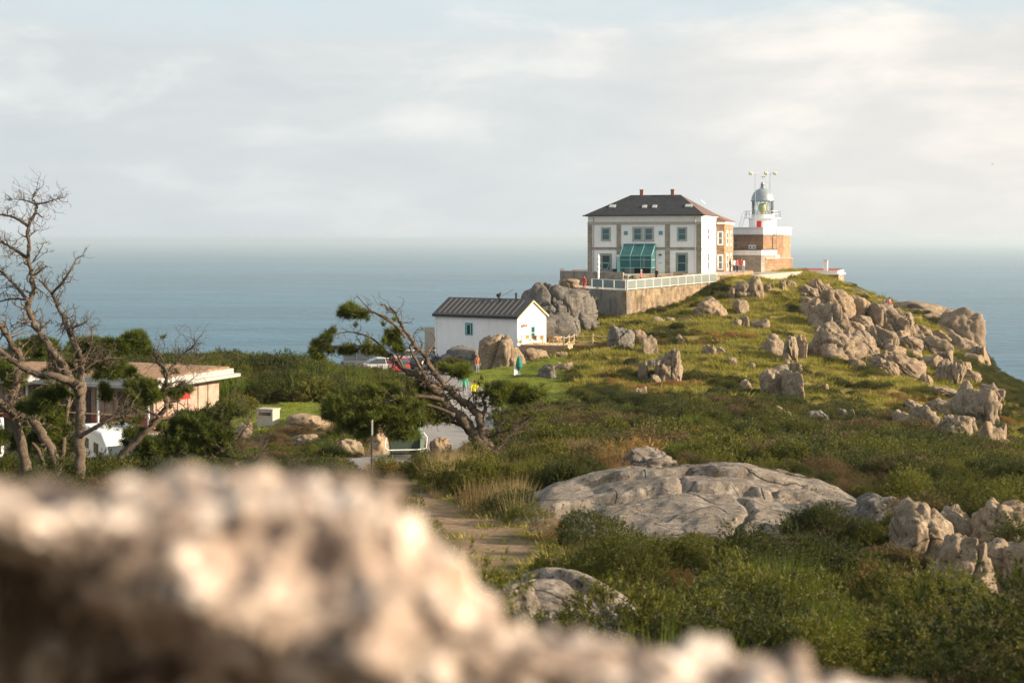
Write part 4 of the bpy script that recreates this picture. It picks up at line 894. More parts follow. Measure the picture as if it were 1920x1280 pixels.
# --- foreground slabs and boulders
def slab(cx, cy, rx, ry, top, label, seed, grooves, rz=0.0, mat='slab', low=1.2, n=230):
    """a bare whale-back of layered granite growing out of the ground"""
    u, v = np.meshgrid(np.linspace(-1.12, 1.12, n), np.linspace(-1.12, 1.12, n)); u = u.ravel(); v = v.ravel(); X = u * rx; Y = v * ry; o = np.array([seed * 3.1, 7, 1.0])
    Q = np.stack([X, Y, X * 0], 1); rr = np.sqrt(u * u + v * v) * (1 + .10 * fbm(np.stack([u, v, u * 0], 1) * 1.7 + o, seed, 3))
    ca_, sa_ = math.cos(rz), math.sin(rz); gx_ = (h1(cx + rx, cy) - h1(cx - rx, cy)) / (2 * rx); gy_ = (h1(cx, cy + ry) - h1(cx, cy - ry)) / (2 * ry)
    tilt_ = (X * ca_ - Y * sa_) * gx_ + (X * sa_ + Y * ca_) * gy_; top = h1(cx, cy) + top
    Z = tilt_ - low * np.clip(rr, 0, 2) ** 2.1 + .09 * low * fbm(Q * .55 + o, seed + 2, 3) + .022 * fbm(Q * 3.1 + o, seed + 4, 4)
    wob = .26 * fbm(Q * .55 + o, seed + 5, 3) + .06 * fbm(Q * 2.5 + o, seed + 6, 2)
    for (ax, ay, bx, by, dp, wd, step) in grooves:      # a joint in plan, the ground behind it standing higher
        t_ = np.array([bx - ax, by - ay]); L = np.linalg.norm(t_); t_ = t_ / L; nrm = np.array([-t_[1], t_[0]])
        q1 = (X - ax) * t_[0] + (Y - ay) * t_[1]; q2 = (X - ax) * nrm[0] + (Y - ay) * nrm[1] + wob
        on = np.clip(np.minimum(q1, L - q1) / (.12 * L), 0, 1)
        Z = Z - dp * on * np.exp(-(q2 / wd) ** 2) - step * on * (1 / (1 + np.exp(np.clip(q2 / (.35 * wd), -30, 30)))) * np.exp(-np.maximum(-q2, 0) / 3.0)
    vs = np.stack([X, Y, Z], 1).tolist(); i0 = (np.arange(n - 1)[:, None] * n + np.arange(n - 1)[None]).ravel()
    fs = np.stack([i0, i0 + 1, i0 + n + 1, i0 + n], 1).tolist()
    rim = list(range(n)) + [j * n + n - 1 for j in range(1, n)] + [(n - 1) * n + i for i in range(n - 2, -1, -1)] + [j * n for j in range(n - 2, 0, -1)]; k = len(vs)
    for r_ in rim: vs.append([vs[r_][0], vs[r_][1], vs[r_][2] - 1.5])
    Lr = len(rim); fs += [[rim[(i + 1) % Lr], rim[i], k + i, k + (i + 1) % Lr] for i in range(Lr)]
    me = bpy.data.meshes.new('slab'); me.from_pydata(vs, [], fs); me.update()
    ob = link('granite_slab', me, M[mat], None, (cx, cy, top), (0, 0, rz), True)
    tag(ob, label, 'rock'); return ob
slab(5.0, 37.4, 4.9, 6.7, 1.16, 'broad cracked whale-back of granite in the heath, middle distance', 3,
     [(-4.6, -2.6, 4.4, -2.0, .20, .11, .24), (-3.8, .3, 4.0, -.4, .20, .11, .22), (-1.8, 2.6, 3.2, 1.8, .14, .10, .12), (.75, -6.4, .95, -2.2, .30, .09, 0), (-.9, .4, -1.9, 3.4, .24, .09, 0), (1.7, -2.2, 2.9, .2, .14, .08, 0), (-.2, -2.3, -.5, -.2, .12, .08, 0), (-3.4, -4.2, -.2, -4.6, .05, .16, .08)], rz=-.10, low=1.3)
ELL = [(5.0, 36.6, 4.8, 7.0), (.62, 19.4, 1.5, 2.3), (7.7, 22.6, 1.7, 3.0), (6.6, 26.5, 1.0, 1.6)]
slab(.62, 20.0, 1.45, 2.0, .74, 'low grooved granite slab just behind the blurred foreground rock', 8, [(-1.1, .3, 1.1, -.5, .10, .05, .14), (-.5, -1.4, -.1, .1, .1, .04, 0), (.1, .0, 1.1, -1.1, .1, .05, .08)], rz=-.25, low=.85, n=120)
EXCL += [(.1, 18.6, 1.0), (1.2, 19.4, .9), (.6, 18.2, 1.0)]
EXCL += [(.7, 19.6, 1.2)]
rock(962, 1165, 70, 66, 'rounded granite hump at the left end of the low grooved slab', 'slab', D=18.6, cracks=1)
rock(1222, 888, 100, 40, 'smooth domed rock above the whale-back granite', 'slab', cuts=4, cracks=0, sub=5)
rock(1729, 1058, 122, 112, 'front left angular boulder of the pile at the right edge', 'granite', sub=5, cuts=14, cracks=1)
rock(1806, 1118, 122, 118, 'nearest angular boulder of the pile at the right edge', 'granite', sub=5, cuts=14, cracks=1)
rock(1890, 1108, 136, 108, 'right boulder of the pile, cut by the picture edge', 'granite', sub=5, cuts=14)
rock(1886, 1036, 130, 88, 'reddish tilted slab at the back of the pile at the right edge', 'granite_warm', sub=5, cuts=12, tilt=.3)
rock(1796, 1022, 84, 66, 'mid boulder behind the two front boulders of the pile', 'granite', cuts=12)
rock(1662, 992, 112, 58, 'low dark dome of rock left of the boulder pile', 'granite_grey', cuts=6)
rock(1858, 1018, 44, 20, 'flat stone between the back slab and the mid boulder', 'granite')
# --- stones along the lay-by
for px, py, w, h_, lb, mt in [
    (582, 802, 96, 22, 'long low rock behind the row of lay-by stones', 'granite_warm'), (577, 835, 52, 19, 'wide flat stone in the lay-by row', 'granite'), (625, 834, 34, 20, 'middle stone of the lay-by row', 'granite'),
    (657, 851, 48, 27, 'rounded stone at the right of the lay-by row', 'granite'), (712, 850, 40, 50, 'tall reddish stone left of the green bin', 'granite_warm'), (455, 822, 30, 28, 'grey boulder at the left end of the lay-by', 'granite'),
    (598, 843, 20, 7, 'small pale stone lying before the lay-by row', 'granite'), (793, 858, 24, 36, 'grey stone hidden behind the green bin', 'granite_grey'), (828, 866, 38, 46, 'pointed pale stone right of the green bin', 'granite_warm'), (870, 863, 22, 13, 'low stone at the foot of the leaning pine', 'granite_grey')]:
    rock(px, py, w, h_, lb, mt, 'stones edging the lay-by', cuts=8)
# --- the rock the camera looks over
def near_rock():
    sil = np.array([(-500, 985), (-200, 950), (0, 930), (130, 898), (280, 900), (420, 884), (560, 878), (660, 886), (730, 915), (790, 980), (850, 1070), (900, 1145), (960, 1205), (1020, 1228), (1200, 1245), (1400, 1275), (1560, 1305), (1750, 1350), (2100, 1430), (2500, 1520)], float)
    nu, nv = 300, 170
    PXs = np.linspace(-420, 2400, nu); kx = (PXs - 960) / F; Dn = .95 / (1 - .33 * kx); U = kx * Dn
    zs = -(np.interp(PXs, sil[:, 0], sil[:, 1]) - HZ) / F * Dn; line = -(1080 + (PXs - 300) * .30 - HZ) / F * Dn
    verts = []
    for j in range(nv):
        v = j / (nv - 1)
        if v > .35:                       # the side towards the lens; below the arris it hangs back in shade
            s = (v - .35) / .65; drop = s ** 1.25 * .62; Z = zs - drop
            under = np.maximum(line - Z, 0); over = np.minimum(drop, np.maximum(zs - line, .01))
            Y = Dn - over * .7 + under * 1.6; X = U + under * .25
        else:
            s = 1 - v / .35
            Z = zs - .25 * s * s - .9 * s ** 4; Y = Dn + .75 * s; X = U * (1 + .25 * s)
        verts.append(np.stack([X, Y, Z], 1))
    V = np.concatenate(verts); n_ = len(V)
    g = V.reshape(nv, nu, 3); du = np.gradient(g, axis=1); dv = np.gradient(g, axis=0); nr = np.cross(du, dv).reshape(-1, 3); nr /= np.linalg.norm(nr, axis=1)[:, None]
    nr *= np.where(nr[:, 1:2] > .6, -1, 1) if False else 1
    if nr[nu * 150 + 150][1] > 0: nr = -nr
    b = .005 * fbm(V * 9, 41, 2) + .018 * fbm(V * 25, 42, 2) + .007 * fbm(V * 70, 23, 2) - .022
    V = V + nr * b[:, None]
    V[:, 2] = np.maximum(V[:, 2], -1.9)
    i0 = (np.arange(nv - 1)[:, None] * nu + np.arange(nu - 1)[None]).ravel()
    fs = np.stack([i0, i0 + nu, i0 + nu + 1, i0 + 1], 1).tolist()
    # close the sides and the bottom down to the ground so that it is a solid boulder
    vs = V.tolist(); rim = [j * nu for j in range(nv)] + [(nv - 1) * nu + i for i in range(1, nu)] + [j * nu + nu - 1 for j in range(nv - 2, -1, -1)] + [i for i in range(nu - 2, 0, -1)]
    k = len(vs)
    for r_ in rim: p_ = vs[r_]; vs.append([p_[0] * 1.15, p_[1] + .02, -2.2])
    L = len(rim); fs += [[rim[i], rim[(i + 1) % L], k + (i + 1) % L, k + i] for i in range(L)]
    me = bpy.data.meshes.new('near_rock'); me.from_pydata(vs, [], fs); me.update()
    bm = bmesh.new(); bm.from_mesh(me); bmesh.ops.recalc_face_normals(bm, faces=bm.faces); bm.to_mesh(me); bm.free()
    o = link('foreground_rock', me, M['near_granite'], smooth=True)
    tag(o, 'rough lichen-covered rock blurred large across the foreground', 'rock')
near_rock(); EXCL.append((0, .9, 1.6))
# ================================================================== kiosks, vehicles, street furniture
def kiosk(loc, rz, L_, W_, label, detail=True):
    r_ = empty('souvenir_kiosk', loc, rz, label=label, cat='kiosk')
    hgt = 2.75
    boxes('floor_slab', M['paving'], r_, (-L_, 0, 0, W_, -1.0, .06))
    boxes('wall', M['pink'], r_, (-L_ + 1.2, -.6, 1.4, W_, .063, hgt))
    boxes('red_base', M['red_roof'], r_, (-L_ + 1.17, -.57, 1.36, 1.397, .063, .75), (-.597, -.56, 1.397, W_, .063, .75))
    if detail:
        n = 9
        for k in range(n):
            x0 = -L_ + 1.25 + k * (L_ - 1.9) / n; w = (L_ - 1.9) / n * .9
            if k in (1, 5): boxes('door', M['darkpane'], r_, (x0, x0 + w, 1.33, 1.357, .063, 2.3))
            elif k == 0: boxes('shop_window', M['darkpane'], r_, (x0, x0 + w, 1.34, 1.397, .9, 2.2))
            else: boxes('timber_panel', M['pink'], r_, (x0, x0 + w * .55, 1.31, 1.397, .78, hgt - .02)); 
        for k in range(6):
            y0 = 1.6 + k * (W_ - 1.8) / 6; boxes('timber_panel', M['pink'], r_, (-.597, -.53, y0, y0 + (W_ - 1.8) / 6 * .62, .78, hgt - .02))
    for x_ in (-L_ + .2, -L_ * .5, -.12):
        boxes('post', M['white_paint'], r_, (x_ - .05, x_ + .05, .25, .35, .063, hgt))
    boxes('rail', M['pale_wood'], r_, (-L_ + .26, -L_ * .5 - .06, .27, .33, .95, 1.02), (-L_ * .5 + .06, -.18, .27, .33, .95, 1.02))
    if detail: boxes('red_sign', M['red'], r_, (.1, .14, 3.0, 4.1, 1.75, 2.25))
    boxes('roof_slab', M['zinc'], r_, (-L_ - .5, .7, -.5, W_ + .6, hgt + .003, hgt + .22))
    boxes('upper_fascia', M['zinc'], r_, (-L_ - .2, .35, -.2, W_ + .3, hgt + .223, hgt + .55))
    MB().prism([(-L_, 0), (.15, 0), (.15, W_ + .1), (-L_, W_ + .1)], hgt + .553, [hgt + .60, hgt + .60, hgt + .68, hgt + .68]).build('sod_roof', M['sod'], r_)
    return r_
kz = h1(-21.8, 88)
kiosk((-22.2, 86.5, -11.85), R(-24), 8.0, 8.2, 'flat-roofed timber kiosk with brown sod roof and pale fascia behind the dead pine')
kiosk((-31.5, 92, -12.1), R(-24), 6.0, 7.0, 'second sod-roofed kiosk further left, mostly hidden by branches')
EXCL += [(-25, 92, 7), (-35, 97, 6)]
def wheel(parent, x, y, r, w=.2):
    s = 1 if y > 0 else -1
    t_ = MB().lathe([(r * .62, -w / 2), (r * .95, -w / 2), (r, -w * .3), (r, w * .3), (r * .95, w / 2), (r * .62, w / 2)], 18).build('wheel', M['rubber'], parent, loc=(x, y, r), rot=(R(90), 0, 0))
    MB().lathe([(.05, -w * .45), (r * .6, -w * .3), (r * .6, w * .3), (.05, w * .45)], 12).build('rim', M['metal'], t_)
def car(loc, rz, body, label, kind='hatch'):
    r_ = empty('parked_car' if kind != 'van' else 'parked_van', loc, rz, label=label, cat='car' if kind != 'van' else 'van')
    if kind == 'van':
        lo = [(-2.4, .35), (2.35, .35), (2.45, .75), (2.3, 1.05), (-2.42, 1.1)]; up = [(-2.38, 1.1), (1.75, 1.08), (.95, 1.88), (-2.2, 1.92)]; wd, L0, wb = .92, 4.8, 1.45
    else:
        lo = [(-2.0, .3), (2.0, .3), (2.08, .62), (1.9, .86), (1.05, .95), (-1.9, .98), (-2.05, .7)]; up = [(-1.8, .975), (1.0, .95), (.35, 1.42), (-.9, 1.46), (-1.55, 1.25)]; wd, L0, wb = .86, 4.1, 1.25
    def ext(prof, w0, w1):
        n = len(prof); zmin = min(p[1] for p in prof); zmax = max(p[1] for p in prof)
        ww = [w0 + (w1 - w0) * (p[1] - zmin) / (zmax - zmin) for p in prof]
        vs = [(p[0], -w, p[1]) for p, w in zip(prof, ww)] + [(p[0], w, p[1]) for p, w in zip(prof, ww)]
        return MB().add(vs, [tuple(range(n)), tuple(range(n, 2 * n))[::-1]] + [(i, n + i, n + (i + 1) % n, (i + 1) % n) for i in range(n)])
    b = ext(lo, wd, wd * .96).build('body', M[body], r_, bevel=.06)
    ext([(x, z + .003) for x, z in up], wd * .93, wd * .78).build('glasshouse', M['carglass'], r_, bevel=.03)
    zt = max(p[1] for p in up); rx = [p[0] for p in up if p[1] > zt - .12]
    boxes('roof', M[body], r_, (min(rx) - .02, max(rx) + .02, -wd * .79, wd * .79, zt - .02, zt + .05), bevel=.03)
    for s in (-1, 1):
        for x in ((-.1, .9) if kind != 'van' else (-1.1, .2, 1.0)):
            MB().tube([(x, s * wd * .945, up[0][1]), (x - .08, s * wd * .80, zt)], .045, 4).build('pillar', M[body], r_)
        boxes('headlight', M['white_paint'], r_, (lo[1][0] + .0, lo[1][0] + .09, s * wd * .72 - .16, s * wd * .72 + .16, .6, .74))
        boxes('tail_light', M['red'], r_, (lo[0][0] - .06, lo[0][0] + .02, s * wd * .8 - .1, s * wd * .8 + .1, .68, .9))
        boxes('mirror', M[body], r_, (.85, 1.0, s * (wd + .1) - .08, s * (wd + .1) + .08, .95, 1.1))
        for x in (-wb, wb): wheel(r_, x, s * (wd - .06), .33 if kind == 'hatch' else .36)
    boxes('bumper', M['dark'], r_, (lo[1][0] + .01, lo[1][0] + .1, -wd * .9, wd * .9, .32, .5), (lo[0][0] - .1, lo[0][0] - .01, -wd * .9, wd * .9, .32, .5))
    return r_
def park(px, D): p_ = W(px, 0, D); return (p_.x, p_.y, h1(p_.x, p_.y) + .12)
car(park(688, 140), R(12), 'paint_grey', 'grey van parked under the leaning pine tip', 'van')
car(park(722, 134.5), R(20), 'paint_silver', 'silver car parked in front of the grey van')
car(park(748, 130.5), R(100), 'paint_red', 'red car seen between the pine branches')
car(park(800, 138), R(60), 'paint_dark', 'dark car parked near the cottage corner')
car(park(775, 143), R(10), 'paint_silver', 'pale car at the back of the car park')
p_ = (-3.9, 99.0); car((-7.6, 97, h1(-7.6, 97) + .05), R(78), 'paint_blue', 'blue car half hidden behind the low pine foliage')
# motorhome
def motorhome(loc, rz, label):
    r_ = empty('motorhome', loc, rz, label=label, cat='motorhome'); r_.scale = (.88, .88, .88)
    MB().add([(-3, -1.1, .55), (2.9, -1.1, .55), (2.9, 1.1, .55), (-3, 1.1, .55), (-3, -1.1, 2.75), (1.6, -1.1, 2.8), (1.6, 1.1, 2.8), (-3, 1.1, 2.75), (2.5, -1.05, 2.3), (2.5, 1.05, 2.3), (3.0, -1.05, 1.5), (3.0, 1.05, 1.5)],
             [(0, 3, 2, 1), (4, 5, 6, 7), (0, 1, 10, 8, 5, 4), (3, 7, 6, 9, 11, 2), (0, 4, 7, 3), (5, 8, 9, 6), (8, 10, 11, 9), (10, 1, 2, 11)]).build('body', M['paint_white'], r_, bevel=.07)
    boxes('windscreen', M['carglass'], r_, (-.02, .03, -.95, .95, -.38, .38), loc=(2.79, 0, 1.9), rot=(0, R(-32), 0))
    for x, y in ((-2.0, .3), (-.6, -.3), (.8, .2)): boxes('roof_hatch', M['zinc'], r_, (x - .35, x + .35, y - .28, y + .28, 2.785, 2.87), bevel=.03)
    boxes('solar_panel', M['pane'], r_, (-1.5, -.2, .25, .95, 2.80, 2.84))
    for s in (-1, 1):
        boxes('stripe', M['brown'], r_, (-2.95, 2.7, s * 1.105 - .01, s * 1.105 + .01, .95, 1.1))
        for x in (-1.9, .4): boxes('side_window', M['carglass'], r_, (x - .5, x + .5, s * 1.105 - .015, s * 1.105 + .015, 1.6, 2.15))
        for x in (-1.9, 2.0): wheel(r_, x, s * 1.0, .36)
        boxes('mirror', M['dark'], r_, (2.75, 2.9, s * 1.32 - .12, s * 1.32 + .12, 1.55, 1.95))
        boxes('headlight', M['white_paint'], r_, (2.96, 3.03, s * .8 - .15, s * .8 + .15, .9, 1.1))
motorhome((-18.4, 66, h1(-18.4, 66)), R(-62), 'white motorhome with roof hatches parked below the kiosk')
motorhome((-24.6, 66, h1(-24.6, 66)), R(-70), 'second white motorhome at the left edge behind pine trunks')
EXCL += [(-18.4, 66, 3.4), (-24.6, 66, 3.4)]
# green bin on wheels
bp = W(757, 859, hit(757, 859)); bn = empty('waste_bin', bp, R(8), label='green four-wheeled waste bin under the pine foliage', cat='bin')
MB().add([(-.55, -.42, .2), (.55, -.42, .2), (.55, .42, .2), (-.55, .42, .2), (-.70, -.52, 1.1), (.70, -.52, 1.1), (.70, .52, 1.1), (-.70, .52, 1.1)], [(0, 3, 2, 1), (4, 5, 6, 7), (0, 1, 5, 4), (1, 2, 6, 5), (2, 3, 7, 6), (3, 0, 4, 7)]).build('body', M['bin'], bn, bevel=.04)
MB().extr([(-.56, 1.103), (.56, 1.103), (.54, 1.2), (.2, 1.32), (-.2, 1.32), (-.54, 1.2)], -.73, .73).build('lid', M['bin_lid'], bn, bevel=.03)
boxes('corner_post', M['bin_lid'], bn, (.66, .80, -.60, -.48, .25, 1.25))
MB().tube([(-.78, -.56, 1.0), (-.82, -.60, .55), (-.7, -.62, .45), (.55, -.62, .45), (.9, -.6, .5), (.95, -.58, .95), (.8, -.55, 1.15)], .025, 6).build('lifting_bar', M['white_paint'], bn)
for x in (-.5, .5):
    for y in (-.36, .36): MB().lathe([(.02, -.03), (.1, -.03), (.1, .03), (.02, .03)], 12).build('wheel', M['rubber'], bn, loc=(x, y, .10), rot=(R(90), 0, 0)); boxes('castor', M['metal'], bn, (x - .03, x + .03, y - .05, y + .05, .11, .22))
EXCL += [(bp.x, bp.y, 1.4)]
# beige info plinth and a sign pole
pp = W(503, 795, hit(503, 795)); pl = empty('info_plinth', pp, R(-25), label='beige box-shaped plinth with dark slot on the turf', cat='plinth')
boxes('block', M['plinth'], pl, (-.5, .5, -.32, .32, -.3, .78), bevel=.015); boxes('slot', M['dark'], pl, (-.38, .38, -.335, -.318, .5, .66)); boxes('top_slab', M['plinth'], pl, (-.53, .53, -.36, .36, .783, .84))
EXCL += [(pp.x, pp.y, .8)]
sp_ = W(697, 905, hit(697, 905)); so = empty('sign_pole', sp_, label='thin dark sign pole by the road before the green bin', cat='pole')
MB().tube([(0, 0, -.2), (0, 0, 1.9)], .022, 8).build('pole', M['dark'], so); boxes('edge_on_plate', M['zinc'], so, (-.01, .01, -.03, .3, 1.45, 1.9))
# ================================================================== people
def body_mesh(pose):
    J = {'pel': (0, 0, .95), 'spine': (0, 0, 1.15), 'chest': (0, -.01, 1.35), 'neck': (0, -.02, 1.50), 'head': (0, -.03, 1.60), 'crown': (0, -.02, 1.72), 'nose': (0, -.13, 1.61)}
    Rr = {'pel': .145, 'spine': .125, 'chest': .15, 'neck': .055, 'head': .085, 'crown': .075, 'nose': .018}
    E = [('pel', 'spine'), ('spine', 'chest'), ('chest', 'neck'), ('neck', 'head'), ('head', 'crown'), ('head', 'nose')]
    for s, k in ((-1, 'l'), (1, 'r')):
        st = {'stand': 0, 'walk': s * .22, 'sit': 0}[pose]
        if pose == 'sit':
            hip, kn, an, to = (s * .1, -.02, .93), (s * .13, -.45, .97), (s * .13, -.52, .55), (s * .14, -.68, .51)
            sh, el, wr, ha = (s * .19, 0, 1.43), (s * .26, -.12, 1.18), (s * .16, -.34, 1.08), (s * .12, -.42, 1.05)
        else:
            hip, kn, an, to = (s * .1, 0, .9), (s * .11, -.04 - st * .5, .5), (s * .11, .02 - st, .09), (s * .13, -.15 - st, .045)
            sh, el, wr, ha = (s * .19, 0, 1.43), (s * .25, .03 + st * .4, 1.17), (s * .26, -.06 + st * .8, .93), (s * .26, -.09 + st * .9, .84)
        for n_, p_, r_ in (('hip', hip, .1), ('kn', kn, .065), ('an', an, .045), ('to', to, .04), ('sh', sh, .075), ('el', el, .05), ('wr', wr, .036), ('ha', ha, .04)): J[k + n_] = p_; Rr[k + n_] = r_
        E += [('pel', k + 'hip'), (k + 'hip', k + 'kn'), (k + 'kn', k + 'an'), (k + 'an', k + 'to'), ('chest', k + 'sh'), (k + 'sh', k + 'el'), (k + 'el', k + 'wr'), (k + 'wr', k + 'ha')]
        # five fingers
        h_ = Vector(ha); dv = (Vector(ha) - Vector(wr)).normalized()
        for q in range(5):
            off = Vector((0, (q - 2) * .020, 0)) if q else Vector((-s * .02, -.035, .03)); fp = h_ + off + dv * (.075 if q else .03); fn = k + 'f%d' % q
            J[fn] = tuple(fp); Rr[fn] = .009; E.append((k + 'ha', fn))
    names = list(J); idx = {n_: i for i, n_ in enumerate(names)}
    me = bpy.data.meshes.new('person'); me.from_pydata([J[n_] for n_ in names], [(idx[a], idx[b]) for a, b in E], []); me.update()
    o = bpy.data.objects.new('tmp_body', me); col.objects.link(o)
    md = o.modifiers.new('skin', 'SKIN'); md.use_smooth_shade = True
    for i, n_ in enumerate(names):
        v = me.skin_vertices[0].data[i]; v.radius = (Rr[n_], Rr[n_] * (.78 if n_ in ('pel', 'spine', 'chest') else 1)); v.use_root = n_ == 'pel'
    o.modifiers.new('sub', 'SUBSURF').levels = 1
    dg = bpy.context.evaluated_depsgraph_get(); ev = o.evaluated_get(dg); m2 = bpy.data.meshes.new_from_object(ev)
    bpy.data.objects.remove(o); return m2
_BM = {p: body_mesh(p) for p in ('stand', 'walk', 'sit')}
def person(loc, rz, pose, top, legs, hair, label, scale=1.0, group=None, coat=.88, hat=None):
    me = _BM[pose].copy(); me.materials.clear()
    for k in (top, legs, 'skin', 'c_black'): me.materials.append(M[k])
    mi = []
    for p_ in me.polygons:
        c_ = p_.center; z = c_.z
        if z > 1.49: i = 2
        elif pose == 'sit': i = 0 if (z > 1.0 and not (c_.y < -.38 and z < 1.1)) else (1 if c_.y > -.6 else 3)
        elif z < .09: i = 3
        elif abs(c_.x) > .19 and z < .92: i = 2
        elif z > coat or abs(c_.x) > .19: i = 0
        else: i = 1
        mi.append(i)
    me.polygons.foreach_set('material_index', mi)
    me.polygons.foreach_set('use_smooth', [True] * len(mi))
    o = bpy.data.objects.new('person', me); col.objects.link(o); o.location = loc; o.rotation_euler = (0, 0, rz); o.scale = (scale,) * 3
    tag(o, label, 'person', group)
    P, fs = ico(2); Q = P * np.array([.098, .105, .115]); keep = [f for f in fs if not all(P[i][1] < -.25 and P[i][2] < .45 for i in f) and np.mean([P[i][2] for i in f]) > -.55]
    MB().add([tuple(q + np.array([0, -.012, 1.655])) for q in Q], keep).build('hair', M[hair], o, smooth=True)
    if hat: MB().lathe([(.26, 1.70), (.27, 1.72), (.12, 1.74), (.10, 1.84), (.03, 1.86)], 12, (0, -.02)).build('hat', M[hat], o)
    return o
def ppl(px, py, D, rz, *a, **k): p_ = W(px, py, D); return person((p_.x, p_.y, p_.z), rz, *a, **k)
ppl(1095, 545, 163.5, 2.6, 'stand', 'c_red', 'c_red', 'c_hair', 'person in long red coat at the left end of the terrace', coat=.2)
ppl(1202, 533.5, 168.5, 1.2, 'stand', 'c_pink', 'c_black', 'c_white', 'pale-haired person in pink jacket before the teal porch')
ppl(1231, 530.5, 169, -1.0, 'stand', 'c_black', 'c_black', 'c_auburn', 'red-haired person in black right of the teal porch')
G4 = 'people gathered between hotel and lighthouse'
for px, dD, t_, l_, hr, lb, rz in [(1369, 0, 'c_navy', 'c_black', 'c_hair', 'leftmost person of the group by the lighthouse, in navy', 1.), (1376, 2, 'c_white', 'c_navy', 'c_hair', 'person in white second from left in the lighthouse group', .3), (1382, 0, 'c_pink', 'c_black', 'c_hair', 'person in pink in the middle of the lighthouse group', 2.), (1390, 1.5, 'c_red', 'c_grey', 'c_auburn', 'person in red on the right of the lighthouse group', 2.8), (1395, 0, 'c_white', 'c_grey', 'c_hair', 'rightmost person of the lighthouse group, in white', -2.)]:
    p_ = W(px, 0, 188 + dD); person((p_.x, p_.y, -4.38), rz, 'stand', t_, l_, hr, lb, group=G4)
q_ = W(814, 0, 141); person((q_.x, q_.y, h1(q_.x, q_.y) + .1), 2.0, 'stand', 'c_brown', 'c_black', 'c_hair', 'person in dark coat and brimmed hat at the cottage corner', coat=.45, hat='c_black')
q_ = W(805, 0, 141.5); person((q_.x, q_.y, h1(q_.x, q_.y) + .1), 1.5, 'stand', 'c_purple', 'c_navy', 'c_hair', 'person in purple left of the one in the brimmed hat', .97)
q_ = W(890, 0, 111); person((q_.x, q_.y, h1(q_.x, q_.y) + .05), 3.1, 'walk', 'c_yellow', 'c_black', 'c_hair', 'walker in bright yellow jacket on the road')
q_ = W(871, 0, 113); person((q_.x, q_.y, h1(q_.x, q_.y) + .05), 2.9, 'walk', 'c_green', 'c_grey', 'c_auburn', 'walker in green left of the yellow jacket', .97)
q_ = W(895, 0, 127); person((q_.x, q_.y, h1(q_.x, q_.y)), .6, 'stand', 'c_auburn', 'c_grey', 'c_auburn', 'person in orange red on the lawn behind the pine', .95)
dome_rock = [o for o in bpy.data.objects if o.get('label', '').startswith('great dome')][0]
tz = dome_rock.location.z + max(v.co.z for v in dome_rock.data.vertices)
person((dome_rock.location.x - 1.2, dome_rock.location.y + .2, tz - .62), .5, 'sit', 'c_purple', 'c_white', 'c_hair', 'person in purple sitting on the dome-shaped boulder', group='people sitting on the boulders')
person((dome_rock.location.x - .55, dome_rock.location.y + .3, tz - .58), .9, 'sit', 'c_pink', 'c_navy', 'c_hair', 'person in pink sitting right of the one in purple on the boulder', group='people sitting on the boulders')
# gull far out over the sea
gl_ = W(1861, 308, 420); gu = empty('gull', gl_, label='small gull in flight above the sea at the upper right', cat='bird')
MB().tube([(-.28, 0, 0), (-.1, 0, .03), (.12, 0, .02), (.3, 0, 0)], [.02, .07, .07, .02], 6).build('body', M['c_grey'], gu, rot=(0, 0, 0))
for s in (-1, 1): MB().add([(.1, 0, .05), (-.12, 0, .05), (-.1, s * .45, .16), (.06, s * .42, .16), (-.08, s * .8, .08)], [(0, 1, 2, 3), (3, 2, 4)]).build('wing', M['c_grey'], gu)
# ================================================================== trees
def blades(C, Dv, ln, wd, rg, flat=False):
    """one thin triangle for each base point C with direction Dv"""
    n = len(C); Dv = Dv / np.maximum(np.linalg.norm(Dv, axis=1), 1e-6)[:, None]
    r = rg.normal(size=(n, 3)); s = np.cross(Dv, r); s = s / np.maximum(np.linalg.norm(s, axis=1), 1e-6)[:, None]
    ln = np.broadcast_to(ln, (n,))[:, None]; wd = np.broadcast_to(wd, (n,))[:, None]
    return np.stack([C - s * wd / 2, C + s * wd / 2, C + Dv * ln], 1)
def tufts(C, axis, rg, k=26, ln=.2, wd=.022, spread=.9):
    n = len(C); C2 = np.repeat(C, k, 0) + rg.normal(size=(n * k, 3)) * .035
    A = np.repeat(axis, k, 0) + rg.normal(size=(n * k, 3)) * spread
    return blades(C2, A, ln * rg.uniform(.6, 1.15, n * k), wd, rg)
def px3(poly, D, rg, amp=.5, off0=0.0):
    """photo polyline to a wandering line in depth"""
    o = []; dy = off0
    for i, (a, b) in enumerate(poly):
        if i: dy += rg.uniform(-amp, amp)
        o.append(W(a, b, D + dy))
    return o
